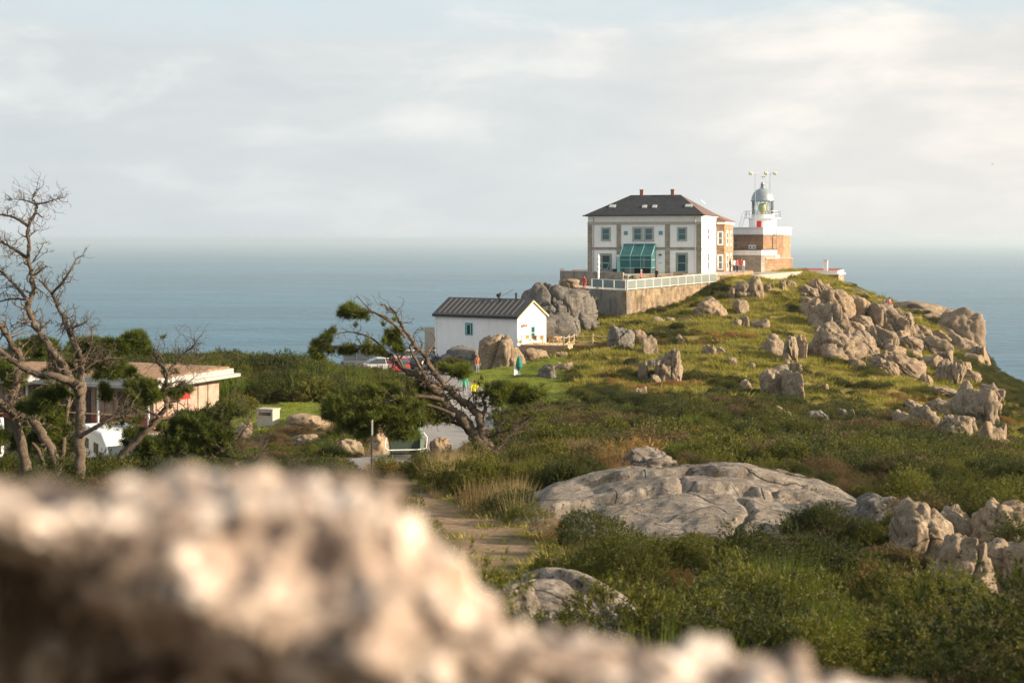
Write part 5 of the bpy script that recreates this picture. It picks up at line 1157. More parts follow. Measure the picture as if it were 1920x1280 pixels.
def tree(name, label, D, limbs, foliage, seed, bark, twigs, ground=True, tuftk=30, tl=.24, twl=1.0, leafy={}):
    rg = random.Random(seed); nr = np.random.RandomState(seed)
    base = limbs[0][0]; b0 = W(base[0][0], base[0][1], D); root = empty(name, b0, label=label, cat='tree')
    lines = []
    for i, (poly, r0, r1, off) in enumerate(limbs):
        P = catmull(px3(poly, D, rg, .35 if i else .12, off), 6)
        P = [p_ + Vector((rg.gauss(0, 1), rg.gauss(0, 1), rg.gauss(0, 1))) * min(.03, r0 * .10) for p_ in P]
        r0, r1 = r0 * .8, r1 * .7; n = len(P); rs = [(r0 + (r1 - r0) * (k / (n - 1)) ** .8) * (1 + .06 * rg.gauss(0, 1)) for k in range(n)]
        if i == 0 and ground:
            rs[0] *= 1.5; rs[1] *= 1.25; P[0] = P[0] - Vector((0, 0, .5))
        mb = MB().tube([p_ - b0 for p_ in P], rs, 9)
        mb.build('trunk' if i == 0 else 'limb', M[bark], root, smooth=True); lines.append((P, rs))
    # bare twigs
    tw = MB(); tips = []; lp = [0.0]
    def twig(p_, d_, ln, r, lev):
        pts = [p_]; dd = d_.normalized()
        for _ in range(4):
            dd = (dd + Vector((rg.gauss(0, .33), rg.gauss(0, .33), rg.gauss(.02, .33)))).normalized(); pts.append(pts[-1] + dd * ln / 4)
        tw.tube([q - b0 for q in pts], [r, r * .8, r * .6, r * .45, r * .2], 4, False)
        if rg.random() < lp[0]:
            for q in pts[2:]: tips.append((q, dd))
        if lev:
            for q in pts[1:]:
                if rg.random() < .8: twig(q, dd + Vector((rg.gauss(0, .9), rg.gauss(0, .9), rg.gauss(.1, .8))), ln * rg.uniform(.35, .6), r * .55, lev - 1)
    for li, cnt, lmin, lmax, bias in twigs:
        P, rs = lines[li]; n = len(P); lp[0] = leafy.get(li, 0.0)
        for _ in range(int(cnt * 1.7)):
            k = rg.randrange(int(n * .25), n); tn = (P[k] - P[max(0, k - 1)]).normalized()
            d_ = tn * .5 + Vector((rg.gauss(0, .8), rg.gauss(0, .8), rg.gauss(0, .8))) + Vector(bias)
            twig(P[k], d_, rg.uniform(lmin, lmax) * twl, max(.010, min(.035, rs[k] * .4)), 2)
    if tw.v: tw.build('twigs', M[bark], root)['kind'] = 'stuff'
    V = []
    for (cx, cy, rx, ry, off, cnt, up) in foliage:
        cnt = int(cnt * 1.7); s = D / F; c_ = np.array(W(cx, cy, D + off))
        q = nr.normal(size=(cnt, 3)); q = q / np.linalg.norm(q, axis=1)[:, None] * nr.uniform(.45, 1.0, (cnt, 1)) ** .5
        # clumps: pull the points towards a few centres
        kc = max(3, cnt // 9); cc = q[nr.randint(0, cnt, kc)] * nr.uniform(.7, 1.35, (kc, 1)); q = q * .22 + cc[nr.randint(0, kc, cnt)] * .78 + nr.normal(size=(cnt, 3)) * .09
        C = c_ + q * np.array([rx * s, (rx + ry) * .5 * s * .9, ry * s])
        ax = q * .7 + np.array([0, 0, up]) + nr.normal(size=(cnt, 3)) * .3
        V.append(tufts(C, ax, nr, tuftk, tl, tl * .11))
        # inner twigs carrying the clump
    if tips:
        TP = np.array([t_[0][:] for t_ in tips]); TD = np.array([t_[1][:] for t_ in tips]); V.append(tufts(TP, TD + np.array([0, 0, .4]), nr, 18, tl * .9, tl * .1, .7))
    if V:
        V = np.concatenate(V) - np.array(b0)
        link('crown', tris('crown', V, M['needles']), None, root)
        EX = MB()
    return root
# leaning pine in the middle
lean = [
    ([(948, 878), (918, 856), (898, 831), (882, 805), (860, 782), (840, 763), (824, 740), (805, 721), (782, 705), (756, 689), (731, 669), (698, 652), (666, 651), (621, 650), (592, 647)], .38, .04, 0),
    ([(935, 862), (924, 848), (905, 818), (899, 785), (886, 766), (860, 747), (834, 721), (811, 695), (795, 666), (776, 643), (760, 621), (747, 601), (737, 582), (714, 569)], .26, .035, -.3),
    ([(750, 618), (744, 612), (718, 595), (692, 579), (671, 556)], .07, .02, -.4), ([(760, 632), (731, 601), (708, 588), (679, 585), (647, 590)], .07, .02, -.2),
    ([(805, 721), (782, 679), (769, 653), (775, 640)], .09, .03, 0), ([(928, 848), (938, 838), (953, 818), (982, 792), (1002, 772), (1021, 747)], .11, .025, -.4), ([(915, 822), (930, 812), (957, 805), (995, 779), (1010, 770)], .08, .02, .3),
    ([(900, 790), (910, 765), (906, 745), (925, 730)], .12, .04, .2), ([(832, 750), (789, 743), (747, 750), (705, 756), (663, 760), (643, 770)], .11, .03, -.3), ([(852, 778), (802, 760), (763, 761), (731, 766), (700, 778)], .10, .03, -.7), ([(885, 808), (845, 790), (800, 782), (760, 790)], .09, .03, .6),
    ([(731, 669), (705, 640), (680, 627), (650, 622), (622, 630)], .06, .02, .3), ([(795, 666), (815, 640), (808, 622), (795, 615)], .04, .015, 0), ([(834, 721), (850, 700), (838, 690)], .05, .02, .2), ([(756, 689), (740, 660), (715, 650), (690, 655)], .05, .02, -.4)]
fol = [(606, 655, 24, 17, 0, 60, .3), (622, 630, 14, 10, .3, 30, .3), (668, 583, 26, 14, -.2, 60, .4), (648, 590, 10, 6, 0, 16, .3), (737, 634, 18, 16, .2, 50, .4), (700, 655, 30, 10, -.2, 36, .3), (650, 650, 30, 8, 0, 40, .3), (745, 655, 14, 8, 0, 18, .3),
       (640, 745, 40, 28, .4, 80, .3), (690, 775, 70, 34, -.2, 150, .1), (745, 785, 70, 34, -.5, 150, .1), (800, 772, 46, 26, .2, 80, .2), (670, 800, 50, 26, -.6, 80, .0), (720, 738, 60, 12, .3, 110, .5), (790, 728, 36, 10, .6, 70, .6), (620, 765, 22, 22, .4, 60, .2), (760, 812, 30, 10, -.4, 40, 0.),
       (960, 735, 44, 20, .3, 170, .6), (1000, 740, 32, 10, .1, 60, .6), (930, 745, 24, 14, -.2, 60, .4), (850, 692, 34, 12, .8, 70, .6), (880, 700, 26, 10, .6, 50, .6)]
tree('leaning_pine', 'wind-bent pine leaning left beside the road, half bare', 50, lean, fol, 11, 'bark',
     [(0, 26, .3, .9, (0, 0, .1)), (1, 24, .3, .9, (-.3, 0, .2)), (2, 8, .2, .5, (-.2, 0, .2)), (3, 10, .2, .5, (-.3, 0, 0)), (4, 6, .2, .6, (0, 0, .2)), (5, 26, .4, .9, (.4, 0, .2)), (6, 18, .4, .8, (.4, 0, .2)), (7, 12, .3, .8, (.3, 0, .3)), (8, 20, .3, .8, (-.2, 0, -.2)), (9, 16, .3, .8, (-.2, 0, -.2)), (10, 10, .3, .7, (-.2, 0, -.2)), (11, 8, .2, .5, (-.3, 0, .1)), (14, 8, .2, .5, (-.3, 0, .1))], leafy={8: .14, 9: .12, 10: .12, 11: .025, 3: .035, 7: .10, 5: .012, 6: .012, 14: .03})
EXCL += [(-.5, 50, .6)]
# dead pine on the left
dead = [
    ([(147, 905), (150, 845), (150, 796), (152, 755), (145, 728), (131, 710), (116, 683), (97, 655), (79, 628), (61, 601), (52, 574), (59, 556), (61, 524), (53, 488), (55, 456), (54, 422), (67, 397), (68, 384), (63, 372), (68, 362)], .21, .025, 0),
    ([(152, 755), (153, 715), (150, 678), (145, 655), (131, 628), (120, 596), (107, 574), (97, 551), (73, 524)], .14, .035, .2), ([(97, 551), (118, 528), (133, 505), (144, 484)], .055, .03, .2), ([(125, 617), (150, 610), (163, 601)], .04, .015, .2),
    ([(54, 424), (27, 408), (0, 402), (-40, 398)], .06, .02, 0), ([(50, 484), (23, 465), (0, 454), (-40, 440)], .07, .02, 0), ([(50, 560), (27, 533), (0, 508), (-40, 480)], .07, .03, .1), ([(52, 562), (25, 560), (0, 565), (-30, 575)], .05, .02, -.2),
    ([(150, 722), (131, 714), (104, 705), (63, 699), (27, 678), (0, 658), (-40, 630)], .15, .10, -.4), ([(150, 818), (195, 791), (236, 767), (249, 757)], .09, .03, -.3), ([(68, 382), (85, 380), (100, 375), (117, 371)], .035, .01, 0), ([(68, 384), (45, 375), (20, 374)], .03, .01, 0), ([(153, 690), (163, 665), (172, 640), (171, 612)], .06, .02, 0), ([(152, 700), (175, 680), (200, 672)], .05, .02, .1), ([(60, 520), (75, 508), (88, 498)], .04, .02, .1), ([(62, 490), (75, 470), (82, 455)], .025, .01, 0)]
tw_ = [(0, 46, .2, .7, (0, 0, .1)), (1, 30, .2, .7, (.2, 0, .2)), (2, 12, .2, .5, (.1, 0, .2)), (3, 8, .2, .4, (.2, 0, .2)), (4, 16, .2, .6, (0, 0, .1)), (5, 16, .2, .6, (0, 0, .1)), (6, 16, .2, .6, (0, 0, .1)), (7, 8, .2, .5, (0, 0, 0)), (8, 12, .2, .6, (0, 0, .2)), (9, 12, .3, .7, (.2, 0, .1)), (10, 14, .15, .4, (.2, 0, .2)), (11, 12, .15, .4, (-.2, 0, .2)), (12, 10, .2, .5, (.2, 0, .2)), (13, 14, .3, .8, (.3, 0, .2)), (14, 5, .1, .3, (.2, 0, .2)), (15, 6, .1, .3, (.2, 0, .2))]
tree('dead_pine', 'tall bare pine at the left, its top dead against the sea', 40, dead, [(100, 740, 50, 14, .5, 60, .3), (60, 760, 40, 16, .8, 60, .3)], 12, 'dead_wood', tw_)
tree('left_pine', 'crooked pine trunk at the left edge, forked and lichen covered', 42, [
    ([(52, 905), (41, 832), (27, 787), (23, 751), (32, 705), (39, 674), (23, 646), (0, 612), (-40, 570)], .20, .10, 0), ([(109, 900), (104, 864), (82, 819), (59, 789), (27, 773), (0, 755), (-50, 730)], .20, .14, -.6), ([(90, 895), (75, 850), (60, 830)], .10, .07, .6), ([(39, 674), (55, 655), (70, 640)], .05, .02, 0)],
    [(20, 700, 30, 30, .8, 90, .3), (-20, 800, 40, 30, .9, 90, .3), (75, 770, 40, 30, 1.2, 120, .3), (60, 830, 40, 24, 1.4, 110, .2), (100, 810, 24, 20, 1.2, 60, .3)], 13, 'bark', [(0, 20, .3, .7, (.2, 0, .1)), (1, 18, .2, .6, (0, 0, .3))])
tree('slender_pine', 'slender pine trunk between the two stout ones at the left', 43.5, [([(114, 905), (118, 845), (122, 800), (127, 764), (130, 735), (126, 700), (110, 670)], .11, .05, 0), ([(127, 770), (138, 745), (148, 725)], .05, .03, .1)],
     [(70, 650, 46, 16, .3, 130, .5), (215, 652, 36, 14, .4, 110, .6), (250, 640, 34, 12, .5, 90, .6), (160, 650, 40, 14, .8, 90, .5), (190, 690, 40, 18, .6, 90, .3), (110, 700, 40, 18, .8, 80, .3)], 14, 'bark', [(0, 16, .3, .8, (0, 0, .2))], leafy={0: .12})
tree('crooked_pine', 'crooked pine in front of the kiosk with bare curling top branches', 46, [
    ([(205, 905), (225, 855), (272, 810), (299, 782), (313, 755), (308, 728), (313, 696), (295, 678), (288, 655)], .17, .04, 0), ([(313, 700), (330, 680), (345, 662), (362, 650), (366, 640)], .05, .015, 0), ([(310, 690), (300, 668), (272, 660), (258, 668)], .04, .015, .2), ([(308, 730), (330, 715), (350, 718), (372, 700)], .04, .015, -.2), ([(299, 782), (270, 770), (240, 775), (225, 790)], .06, .02, -.3), ([(313, 735), (285, 735), (262, 725)], .05, .02, .1), ([(330, 680), (352, 684), (370, 672)], .03, .01, 0)],
    [(262, 722, 30, 20, 0, 90, .4), (270, 745, 34, 16, -.2, 90, .3), (225, 700, 24, 12, .4, 50, .4), (200, 735, 20, 14, .5, 40, .3), (330, 735, 26, 12, .3, 40, .3), (256, 635, 14, 8, .3, 30, .5), (270, 655, 12, 8, 0, 20, .4)], 15, 'dead_wood', [(0, 30, .3, .8, (.1, 0, .3)), (1, 18, .3, .8, (.2, 0, .2)), (2, 16, .3, .7, (-.1, 0, .3)), (3, 16, .3, .7, (.2, 0, .2)), (4, 10, .2, .6, (-.2, 0, .1)), (5, 10, .2, .5, (-.2, 0, .2)), (6, 10, .2, .5, (.3, 0, .2))], leafy={4: .10, 5: .14, 0: .015})
tree('low_pine', 'low spreading green pine with bare lower boughs below the kiosk', 47, [
    ([(455, 905), (448, 880), (425, 850), (395, 835), (350, 840), (300, 850)], .13, .05, 0), ([(425, 850), (440, 830), (462, 800), (470, 780)], .05, .015, 0), ([(440, 868), (400, 862), (360, 868), (320, 872)], .06, .02, -.4), ([(445, 875), (475, 860), (490, 840)], .04, .012, .2), ([(425, 850), (410, 800), (418, 770), (440, 735)], .05, .015, .3)],
    [(300, 850, 60, 28, 0, 260, .3), (370, 815, 56, 34, .3, 300, .5), (330, 800, 40, 18, .5, 130, .6), (410, 818, 30, 16, .2, 90, .5), (430, 770, 30, 14, .6, 60, .4), (250, 820, 24, 20, .3, 70, .3), (290, 875, 60, 16, -.4, 130, .1), (385, 790, 40, 12, .8, 90, .7)], 16, 'dead_wood', [(0, 30, .3, .8, (.2, 0, -.1)), (1, 22, .3, .8, (.2, 0, .2)), (2, 24, .3, .8, (.3, 0, -.2)), (3, 20, .3, .7, (.3, 0, .1)), (4, 24, .3, .8, (.2, 0, .2))], leafy={0: .10, 4: .03, 2: .03})
# ================================================================== ground cover
rg = np.random.RandomState(5)
PROTO = {}
def proto(kind, meshes):
    c_ = bpy.data.collections.new('plants_' + kind)
    for i, me in enumerate(meshes):
        o = bpy.data.objects.new('%s_%02d' % (kind, i), me); c_.objects.link(o)
    PROTO[kind] = (c_, len(meshes))
def bush(seed, mat, n, k, Rr, Hh, ln, wd, spread=.75, up=.35, lump=.5, inner=.3):
    r = np.random.RandomState(seed); th = r.uniform(0, 2 * np.pi, n); cz = r.uniform(-.1, 1, n) ; rr = np.sqrt(np.clip(1 - cz * cz, 0, 1)); rad = r.uniform(inner, 1, n) ** .4
    q = np.stack([rr * np.cos(th), rr * np.sin(th), np.maximum(cz, 0)], 1)
    m_ = 13; t2 = r.uniform(0, 2 * np.pi, m_); r2 = np.sqrt(r.uniform(0, .8, m_)); sc_ = r.uniform(.30, .50, m_)
    SC = np.stack([r2 * np.cos(t2), r2 * np.sin(t2), np.sqrt(1 - r2 ** 2) * r.uniform(.45, .95, m_) - sc_ * .5], 1)
    w_ = r.randint(0, m_, n); g_ = q * np.array([1, 1, 1.0]) + SC[w_] * np.array([.5, .5, 0]); g_[:, 2] = np.abs(g_[:, 2]); g_ /= np.linalg.norm(g_, axis=1)[:, None]
    C = (SC[w_] + g_ * (sc_[w_] * rad)[:, None]) * np.array([Rr, Rr, Hh]); C[:, 2] = np.maximum(C[:, 2], .02)
    A = g_ + np.array([0, 0, up]); A = A + r.normal(size=A.shape) * .35; A = A / np.linalg.norm(A, axis=1)[:, None]
    C2 = np.repeat(C, k, 0) + np.repeat(A, k, 0) * (r.uniform(0, 1, n * k) * ln * 2.0)[:, None] + r.normal(size=(n * k, 3)) * ln * .18; A2 = np.repeat(A, k, 0) + r.normal(size=(n * k, 3)) * spread
    return tris('bush', blades(C2, A2, ln * r.uniform(.6, 1.2, n * k), wd, r), mat)
def stalks(seed, mat, n, Rr, hmin, hmax, wd, lean=.25, arch=0.0):
    r = np.random.RandomState(seed); th = r.uniform(0, 2 * np.pi, n); rad = Rr * np.sqrt(r.uniform(0, 1, n))
    C = np.stack([rad * np.cos(th), rad * np.sin(th), np.zeros(n) - .05], 1)
    A = np.stack([np.cos(th) * rad / Rr * lean * 1.5, np.sin(th) * rad / Rr * lean * 1.5, np.ones(n)], 1) + r.normal(size=(n, 3)) * lean * .6
    return tris('stalks', blades(C, A, r.uniform(hmin, hmax, n), wd, r), mat)
proto('gorse_near', [bush(i, M['gorse'], 800, 16, .6, .72, .036, .0095) for i in range(5)])
proto('gorsedark_near', [bush(10 + i, M['gorse_dark'], 800, 16, .65, .75, .036, .010) for i in range(3)])
proto('heather_near', [bush(20 + i, M['heather'], 1100, 14, .55, .55, .028, .0048, 1.0) for i in range(3)])
proto('rust_near', [bush(65 + i, M['rust'], 700, 12, .5, .45, .034, .006, 1.0) for i in range(3)])
proto('gorse_far', [bush(30 + i, M['gorse'], 460, 10, .7, .72, .06, .021) for i in range(4)])
proto('gorsedark_far', [bush(40 + i, M['gorse_dark'], 460, 10, .75, .75, .06, .021) for i in range(3)])
proto('heather_far', [bush(50 + i, M['heather'], 420, 9, .65, .5, .06, .016, 1.0) for i in range(3)])
proto('rust', [bush(60 + i, M['rust'], 300, 8, .6, .40, .08, .02, 1.0) for i in range(3)])
proto('broom', [stalks(70 + i, M['broom'], 420, .45, .5, 1.1, .022, .28) for i in range(3)])
proto('straw', [stalks(80 + i, M['straw'], 120, .35, .35, .95, .012, .25) for i in range(3)])
proto('grass', [stalks(90 + i, M['grass'], 90, .55, .15, .42, .05, .8) for i in range(4)])
proto('lawn', [stalks(100 + i, M['lawn'], 90, .6, .05, .14, .05, .8) for i in range(3)])
_ng = {}
def scatter(name, label, cat, items):
    """items: list of (kind, x, y, z, scale, rz, tilt)"""
    kinds = sorted(set(i[0] for i in items)); root = None; objs = []
    big = bpy.data.collections.new(name + '_sources'); off = {}; k = 0
    for kd in kinds:
        off[kd] = k
        for o in PROTO[kd][0].objects:
            c2 = bpy.data.objects.new('%03d_%s' % (k, o.name), o.data); big.objects.link(c2); k += 1
    P = np.array([[i[1], i[2], i[3]] for i in items]); r = np.random.RandomState(len(items))
    me = bpy.data.meshes.new(name); me.vertices.add(len(P)); me.vertices.foreach_set('co', P.astype(np.float32).ravel())
    a = me.attributes.new('pick', 'INT', 'POINT'); a.data.foreach_set('value', np.array([off[i[0]] + r.randint(PROTO[i[0]][1]) for i in items], dtype=np.int32))
    a = me.attributes.new('size', 'FLOAT', 'POINT'); a.data.foreach_set('value', np.array([i[4] for i in items], dtype=np.float32))
    a = me.attributes.new('turn', 'FLOAT_VECTOR', 'POINT'); a.data.foreach_set('vector', np.array([[r.uniform(-.15, .15), r.uniform(-.15, .15), r.uniform(0, 6.28)] for _ in items], dtype=np.float32).ravel())
    o = link(name, me)
    g = bpy.data.node_groups.new(name, 'GeometryNodeTree'); g.interface.new_socket('Geometry', in_out='INPUT', socket_type='NodeSocketGeometry'); g.interface.new_socket('Geometry', in_out='OUTPUT', socket_type='NodeSocketGeometry')
    nd = g.nodes; gi = nd.new('NodeGroupInput'); go = nd.new('NodeGroupOutput'); ip = nd.new('GeometryNodeInstanceOnPoints'); ci = nd.new('GeometryNodeCollectionInfo')
    ci.inputs['Collection'].default_value = big; ci.inputs['Separate Children'].default_value = True; ci.inputs['Reset Children'].default_value = True
    def attr(nm, tp): n_ = nd.new('GeometryNodeInputNamedAttribute'); n_.data_type = tp; n_.inputs['Name'].default_value = nm; return [s for s in n_.outputs if s.enabled and s.name == 'Attribute'][0]
    lk = g.links.new; m2p = nd.new('GeometryNodeMeshToPoints')
    lk(gi.outputs[0], m2p.inputs['Mesh']); lk(m2p.outputs[0], ip.inputs['Points']); lk(ci.outputs[0], ip.inputs['Instance']); ip.inputs['Pick Instance'].default_value = True
    lk(attr('pick', 'INT'), ip.inputs['Instance Index']); lk(attr('turn', 'FLOAT_VECTOR'), ip.inputs['Rotation']); lk(attr('size', 'FLOAT'), ip.inputs['Scale']); lk(ip.outputs[0], go.inputs[0])
    o.modifiers.new('scatter', 'NODES').node_group = g
    return tag(o, label, cat, kind='stuff')
EX = np.array(EXCL)
def free(x, y):
    ok = np.ones(len(x), bool)
    for a, b, r in EX: ok &= (x - a) ** 2 + (y - b) ** 2 > r * r
    for a, b, r, q in ELL: ok &= ((x - a) / r) ** 2 + ((y - b) / q) ** 2 > 1 + .12 * n2d(x, y, 1.5, 77)
    return ok
def sample(y0, y1, dens, pad=1.12, xmin=-1e9, xmax=1e9):
    """random ground points in the wedge the lens looks into, somewhat wider"""
    n = int(dens * .36 * pad * (y1 * y1 - y0 * y0)); y = np.sqrt(rg.uniform(y0 * y0, y1 * y1, n)); x = rg.uniform(-.36, .36, n) * pad * y * 2 * .5
    k = (x > xmin) & (x < xmax); x, y = x[k], y[k]
    k = free(x, y) & (roaddist(x, y) > 2.9) & ~((x > PARK[0] - .5) & (x < PARK[1] + .5) & (y > PARK[2] - .5) & (y < PARK[3] + .5)) & (y < yedge(x) + 9)
    return x[k], y[k]
heath, hillg, hedge, lawn, dry = [], [], [], [], []
# near heath
x, y = sample(11, 46, 1.3, 1.2, xmin=-6); z = H(x, y); pdm = pathdist(x, y); a = n2d(x, y, 3.2, 31); b = n2d(x, y, 1.6, 32); c_ = n2d(x, y, 5.0, 33); pn = n2d(x, y, 2.6, 61); gp = n2d(x, y, 1.7, 62)
for i in range(len(x)):
    if pdm[i] < 1.35 + .4 * b[i]:
        if pdm[i] > .8 and rg.rand() < .3: dry.append(('straw', x[i], y[i], z[i], rg.uniform(.3, .7), 0, 0))
        continue
    near_path = pdm[i] < 4.2 and y[i] > 30; s = rg.uniform(.6, 1.05) * (1 + 1.0 * rg.rand() ** 2) * (1 + .2 * a[i])
    if near_path and rg.rand() < .5: dry.append(('straw', x[i], y[i], z[i], rg.uniform(.7, 1.3), 0, 0)); continue
    u = min(.999, max(0, .5 + .42 * pn[i] + .16 * rg.randn()))
    if gp[i] < -.48: continue
    if 0 < x[i] < 9 and 25 < y[i] < 31: s *= .62
    if a[i] + .35 * b[i] > .30: kd = ('heather_near', 'heather_near', 'rust_near')[rg.randint(3)]; s *= .85
    elif c_[i] > 1.0 and u < .25: kd = 'broom'; s *= .7
    elif u < .10: kd = 'heather_near'
    elif u < .15: kd = 'rust_near'
    elif u < .42: kd = 'gorsedark_near'
    elif u < .93: kd = 'gorse_near'
    elif u < .94: kd = 'broom'; s *= .7
    else: dry.append(('straw', x[i], y[i], z[i], rg.uniform(.6, 1.1), 0, 0)); continue
    heath.append((kd, x[i], y[i], z[i] - .05, s, 0, 0))
# straw round the foot of the leaning pine and along the path
x, y = sample(33, 57, 4.0, 1.0, xmin=-4.5, xmax=4.5); z = H(x, y); pdm = pathdist(x, y); a = n2d(x, y, 2.2, 71)
for i in range(len(x)):
    if pdm[i] > 1.9 and a[i] > -.1 and (y[i] > 40 or pdm[i] < 4): dry.append(('straw', x[i], y[i], z[i] - .05, rg.uniform(.6, 1.25), 0, 0))
# middle heath
x, y = sample(46, 106, 1.1, 1.12, xmin=-7); z = H(x, y); a = n2d(x, y, 5, 31); b = n2d(x, y, 2.5, 32); hl = HILL(x, y); lw = LAWN(x, y); c_ = n2d(x, y, 7, 35); pn = n2d(x, y, 5.0, 61); gp = n2d(x, y, 3.0, 62)
for i in range(len(x)):
    if lw[i] > .45: continue
    if y[i] < 62 and x[i] < -1.5 and rg.rand() < .6: dry.append(('straw', x[i], y[i], z[i], rg.uniform(.5, 1.0), 0, 0)); continue
    if y[i] < 56 and -4 < x[i] < 4 and rg.rand() < .45: dry.append((('straw', 'grass')[rg.rand() < .5], x[i], y[i], z[i], rg.uniform(.7, 1.1), 0, 0)); continue
    s = rg.uniform(.6, 1.1) * (1 + rg.rand() ** 3) * (1 + .25 * a[i]); u = min(.999, max(0, .5 + .42 * pn[i] + .16 * rg.randn()))
    if gp[i] < -.48: continue
    if x[i] < -1.5: s *= .7
    if a[i] + .4 * b[i] > .30: kd = 'heather_far'
    elif c_[i] > .9 and u < .2: kd = 'broom'
    elif u < .16: kd = 'heather_far'
    elif u < .46: kd = 'gorsedark_far'
    elif u < .95: kd = 'gorse_far'
    elif u < .97: kd = 'broom'
    else: kd = 'rust'
    heath.append((kd, x[i], y[i], z[i] - .06, s, 0, 0))
# hillside: grass with patches of fern and gorse
x, y = sample(96, 214, 2.3, 1.10, xmin=2.5); z = H(x, y); hl = HILL(x, y); lw = LAWN(x, y); a = n2d(x, y, 8, 41); b = n2d(x, y, 3.5, 42); ye = yedge(x); px_ = 960 + F * x / y
for i in range(len(x)):
    if hl[i] < .3 or lw[i] > .5 or z[i] < -30: continue
    foot = (y[i] < 124 + 5 * a[i]); u = rg.rand()
    right = x[i] > 44 and z[i] < -13.5
    if right or (foot and b[i] > -.05 and u < .6) or (b[i] + .4 * a[i] > .62 and u < .6): kd = ('gorsedark_far', 'gorse_far', 'heather_far')[int(rg.rand() * 2.6)]; s = rg.uniform(.5, 1.05)
    elif (foot or px_[i] < 1420) and a[i] > .12 and y[i] < 146 and u < .45: kd = 'rust'; s = rg.uniform(.5, 1.1)
    elif u < .03: kd = 'heather_far'; s = rg.uniform(.4, .8)
    else: kd = 'grass'; s = rg.uniform(.8, 1.8)
    hillg.append((kd, x[i], y[i], z[i] - .04, s, 0, 0))
# plants creeping up the foot of the retaining wall
for i in range(90):
    u = rg.rand(); p_ = c1.lerp(c2, u); x_, y_ = p_.x + rg.uniform(.0, .9), p_.y - rg.uniform(.2, 1.1)
    hillg.append((('gorse_far', 'grass', 'rust', 'gorsedark_far')[rg.randint(4)], x_, y_, h1(x_, y_) - .1, rg.uniform(.5, 1.1), 0, 0))
# tall scrub on the left, towards the cliff edge
x, y = sample(60, 133, 1.25, 1.15, xmax=-3); z = H(x, y); lw = LAWN(x, y); a = n2d(x, y, 6, 51); px_ = 960 + F * x / y
for i in range(len(x)):
    if lw[i] > .4 or (y[i] < 100 and px_[i] > 830) or roaddist(x[i:i + 1], y[i:i + 1])[0] < 3.6: continue
    if px_[i] < 330 and y[i] < 86: continue
    if px_[i] < 440 and y[i] < 66: continue
    u = rg.rand(); s = rg.uniform(1.2, 2.6) if y[i] > 96 else rg.uniform(.5, .9)
    if y[i] > 104 and px_[i] > 600: s *= .62
    if a[i] > .38: kd = 'heather_far'
    elif u < .12: kd = 'rust'
    elif u < .20: kd = 'broom'
    elif u < .32: kd = 'heather_far'
    elif u < .6: kd = 'gorsedark_far'
    else: kd = 'gorse_far'
    hedge.append((kd, x[i], y[i], z[i] - .05, s, 0, 0))
# turf and heather rooted in the joints of the big slab
for ax, ay, bx, by in ((-4.4, -2.6, 4.2, -2.1), (-3.6, .3, 3.8, -.4), (-1.8, 2.6, 3.2, 1.8)):
    for _ in range(26):
        u = rg.rand(); lx, ly = ax + (bx - ax) * u, ay + (by - ay) * u - .1 + .12 * rg.randn(); cr, sr = math.cos(-.10), math.sin(-.10); xx, yy = 5.0 + lx * cr - ly * sr, 37.4 + lx * sr + ly * cr
        if n2d(xx, yy, 1.2, 88)[0] > .0:
            hz_ = [o for o in bpy.data.objects if o.name == 'granite_slab'][0]; ok_, lo_, no_, _f = hz_.ray_cast((lx, ly, 5), (0, 0, -1))
            if ok_: lawn.append((('lawn', 'lawn', 'heather_near')[rg.randint(3)], xx, yy, hz_.location.z + lo_.z - .03, rg.uniform(.16, .3), 0, 0))
x, y = sample(70, 141, 4.0, 1.1, xmin=-18, xmax=9); z = H(x, y); lw = LAWN(x, y)
for i in range(len(x)):
    if lw[i] > .3: lawn.append(('lawn', x[i], y[i], z[i] - .01, rg.uniform(.6, 1.1), 0, 0))
x, y = sample(18, 56, 9.0, 1.1, xmin=-9, xmax=3); z = H(x, y); lw = LAWN(x, y); pd_ = pathdist(x, y)
for i in range(len(x)):
    if 1.1 < pd_[i] < 3.6 or rg.rand() < .12: lawn.append((('lawn', 'grass')[rg.rand() < .25], x[i], y[i], z[i] - .02, rg.uniform(.3, .75), 0, 0))
# the slope on the left, behind the foreground rock
rg = np.random.RandomState(99); x, y = sample(9, 58, 1.0, 1.5, xmax=-6); z = H(x, y); pn = n2d(x, y, 3.0, 61)
for i in range(len(x)):
    if roaddist(x[i:i + 1], y[i:i + 1])[0] < 4.5: continue
    heath.append((('gorse_far', 'gorsedark_far', 'heather_far')[int(min(2.9, max(0, 1.3 + 1.2 * pn[i] + .5 * rg.randn())))], x[i], y[i], z[i] - .06, rg.uniform(.5, 1.1), 0, 0))
scatter('heath', 'dense gorse and heather covering the low ground', 'heath', heath)
scatter('hillside_grass', 'sunlit rough grass with fern patches on the hillside', 'grass', hillg)
scatter('scrub', 'tall gorse and broom scrub left of the road', 'scrub', hedge)
scatter('lawn_grass', 'short bright turf', 'grass', lawn)
scatter('dry_grass', 'tufts of straw-coloured grass', 'grass', dry)
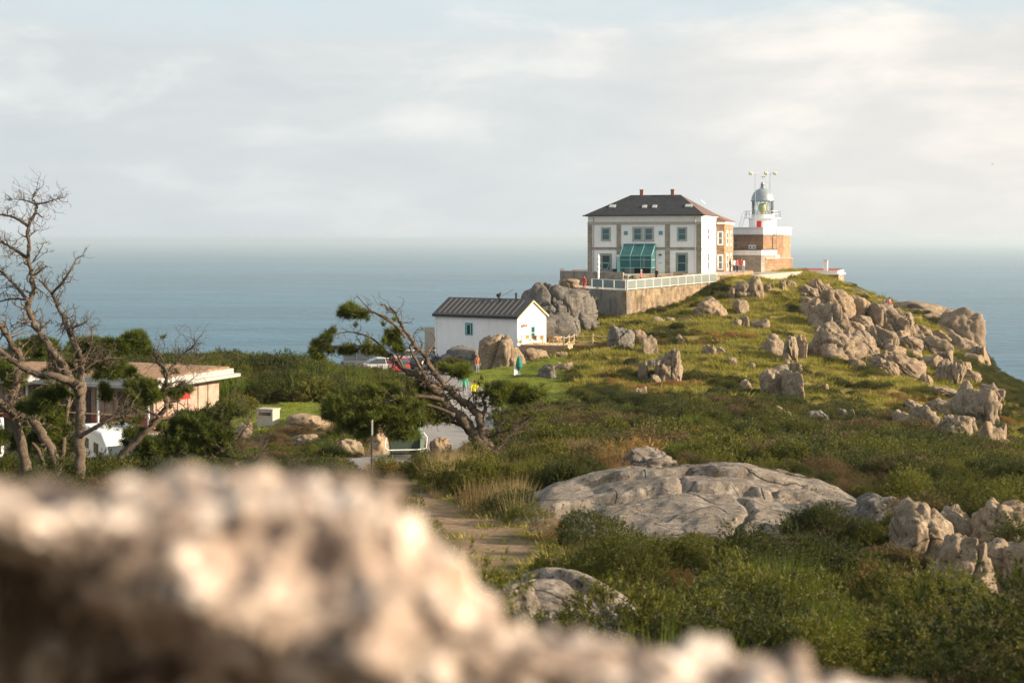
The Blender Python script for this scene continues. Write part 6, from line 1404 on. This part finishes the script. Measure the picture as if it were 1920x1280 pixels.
# single shrubs that stand out
def shrub(px, pyb, w, h, label, mat, kind='bush', seed=1, name='shrub'):
    D = hit(px, pyb); s = D / F; p_ = W(px, pyb, D); z_ = h1(p_.x, p_.y); Rr, Hh = w * s / 2, h * s
    o = empty(name, (p_.x, p_.y + Rr * .4, z_), label=label, cat='shrub')
    if kind == 'bush': me = bush(seed, M[mat], 2600, 12, Rr, Hh, max(.04, Rr * .06), max(.010, D * .0004), .8)
    else: me = stalks(seed, M[mat], 1500, Rr * .8, Hh * .5, Hh * 1.05, max(.014, D * .0007), .30)
    link('foliage', me, None, o)
    st = MB()
    for k in range(7):
        a = k * .9; st.tube([(0, 0, -.1), (math.cos(a) * Rr * .3, math.sin(a) * Rr * .3, Hh * .45), (math.cos(a) * Rr * .55, math.sin(a) * Rr * .55, Hh * .75)], [.03, .02, .008], 5)
    st.build('stems', M['bark'], o)
shrub(1560, 1035, 165, 82, 'dark rounded gorse bush against the right end of the whale-back granite', 'gorse_dark', seed=201)
shrub(1290, 872, 76, 48, 'bright green broom clump right of the smooth domed rock', 'broom', 'stalks', 202)
shrub(1460, 1165, 130, 130, 'bright green feathery broom in the near heath', 'broom', 'stalks', 203)
shrub(1540, 1245, 130, 125, 'lower bright broom right of the foreground blur', 'broom', 'stalks', 204)
shrub(365, 815, 110, 46, 'dense dark bush in front of the kiosk wall', 'gorse_dark', seed=210)
shrub(445, 778, 80, 34, 'green bush at the right end of the kiosk', 'gorse', seed=211)
shrub(120, 860, 110, 60, 'dark bush between the dead pine trunk and the motorhome', 'gorse_dark', seed=212)
shrub(905, 925, 110, 60, 'rounded grey green bush by the path below the leaning pine', 'gorse', seed=205)
shrub(1075, 930, 130, 70, 'dark green bush at the left shoulder of the whale-back granite', 'gorse_dark', seed=206)
shrub(1680, 1095, 120, 70, 'rusty brown dying bush left of the boulder pile', 'heather', seed=207)
shrub(850, 700, 46, 28, 'round sunlit bush on the lawn before the cottage ledge', 'gorse', seed=208)
shrub(600, 745, 60, 46, 'red brown withered bush in the scrub left of the pine foliage', 'rust', seed=209)
# ================================================================== haze over the sea
m, N = newmat('sea_haze')
pv = N.n('ShaderNodeVolumePrincipled', None, Color=(.76, .90, 1.0), Density=8.2e-5, Anisotropy=.36)
N.n('ShaderNodeOutputMaterial', None, Volume=pv.outputs[0])
hz = boxes('haze', m, None, (-155000, 155000, -155000, 155000, SEA_Z - 10, 13.0)); tag(hz, 'thin pale sea haze fading the horizon', 'haze', kind='stuff')
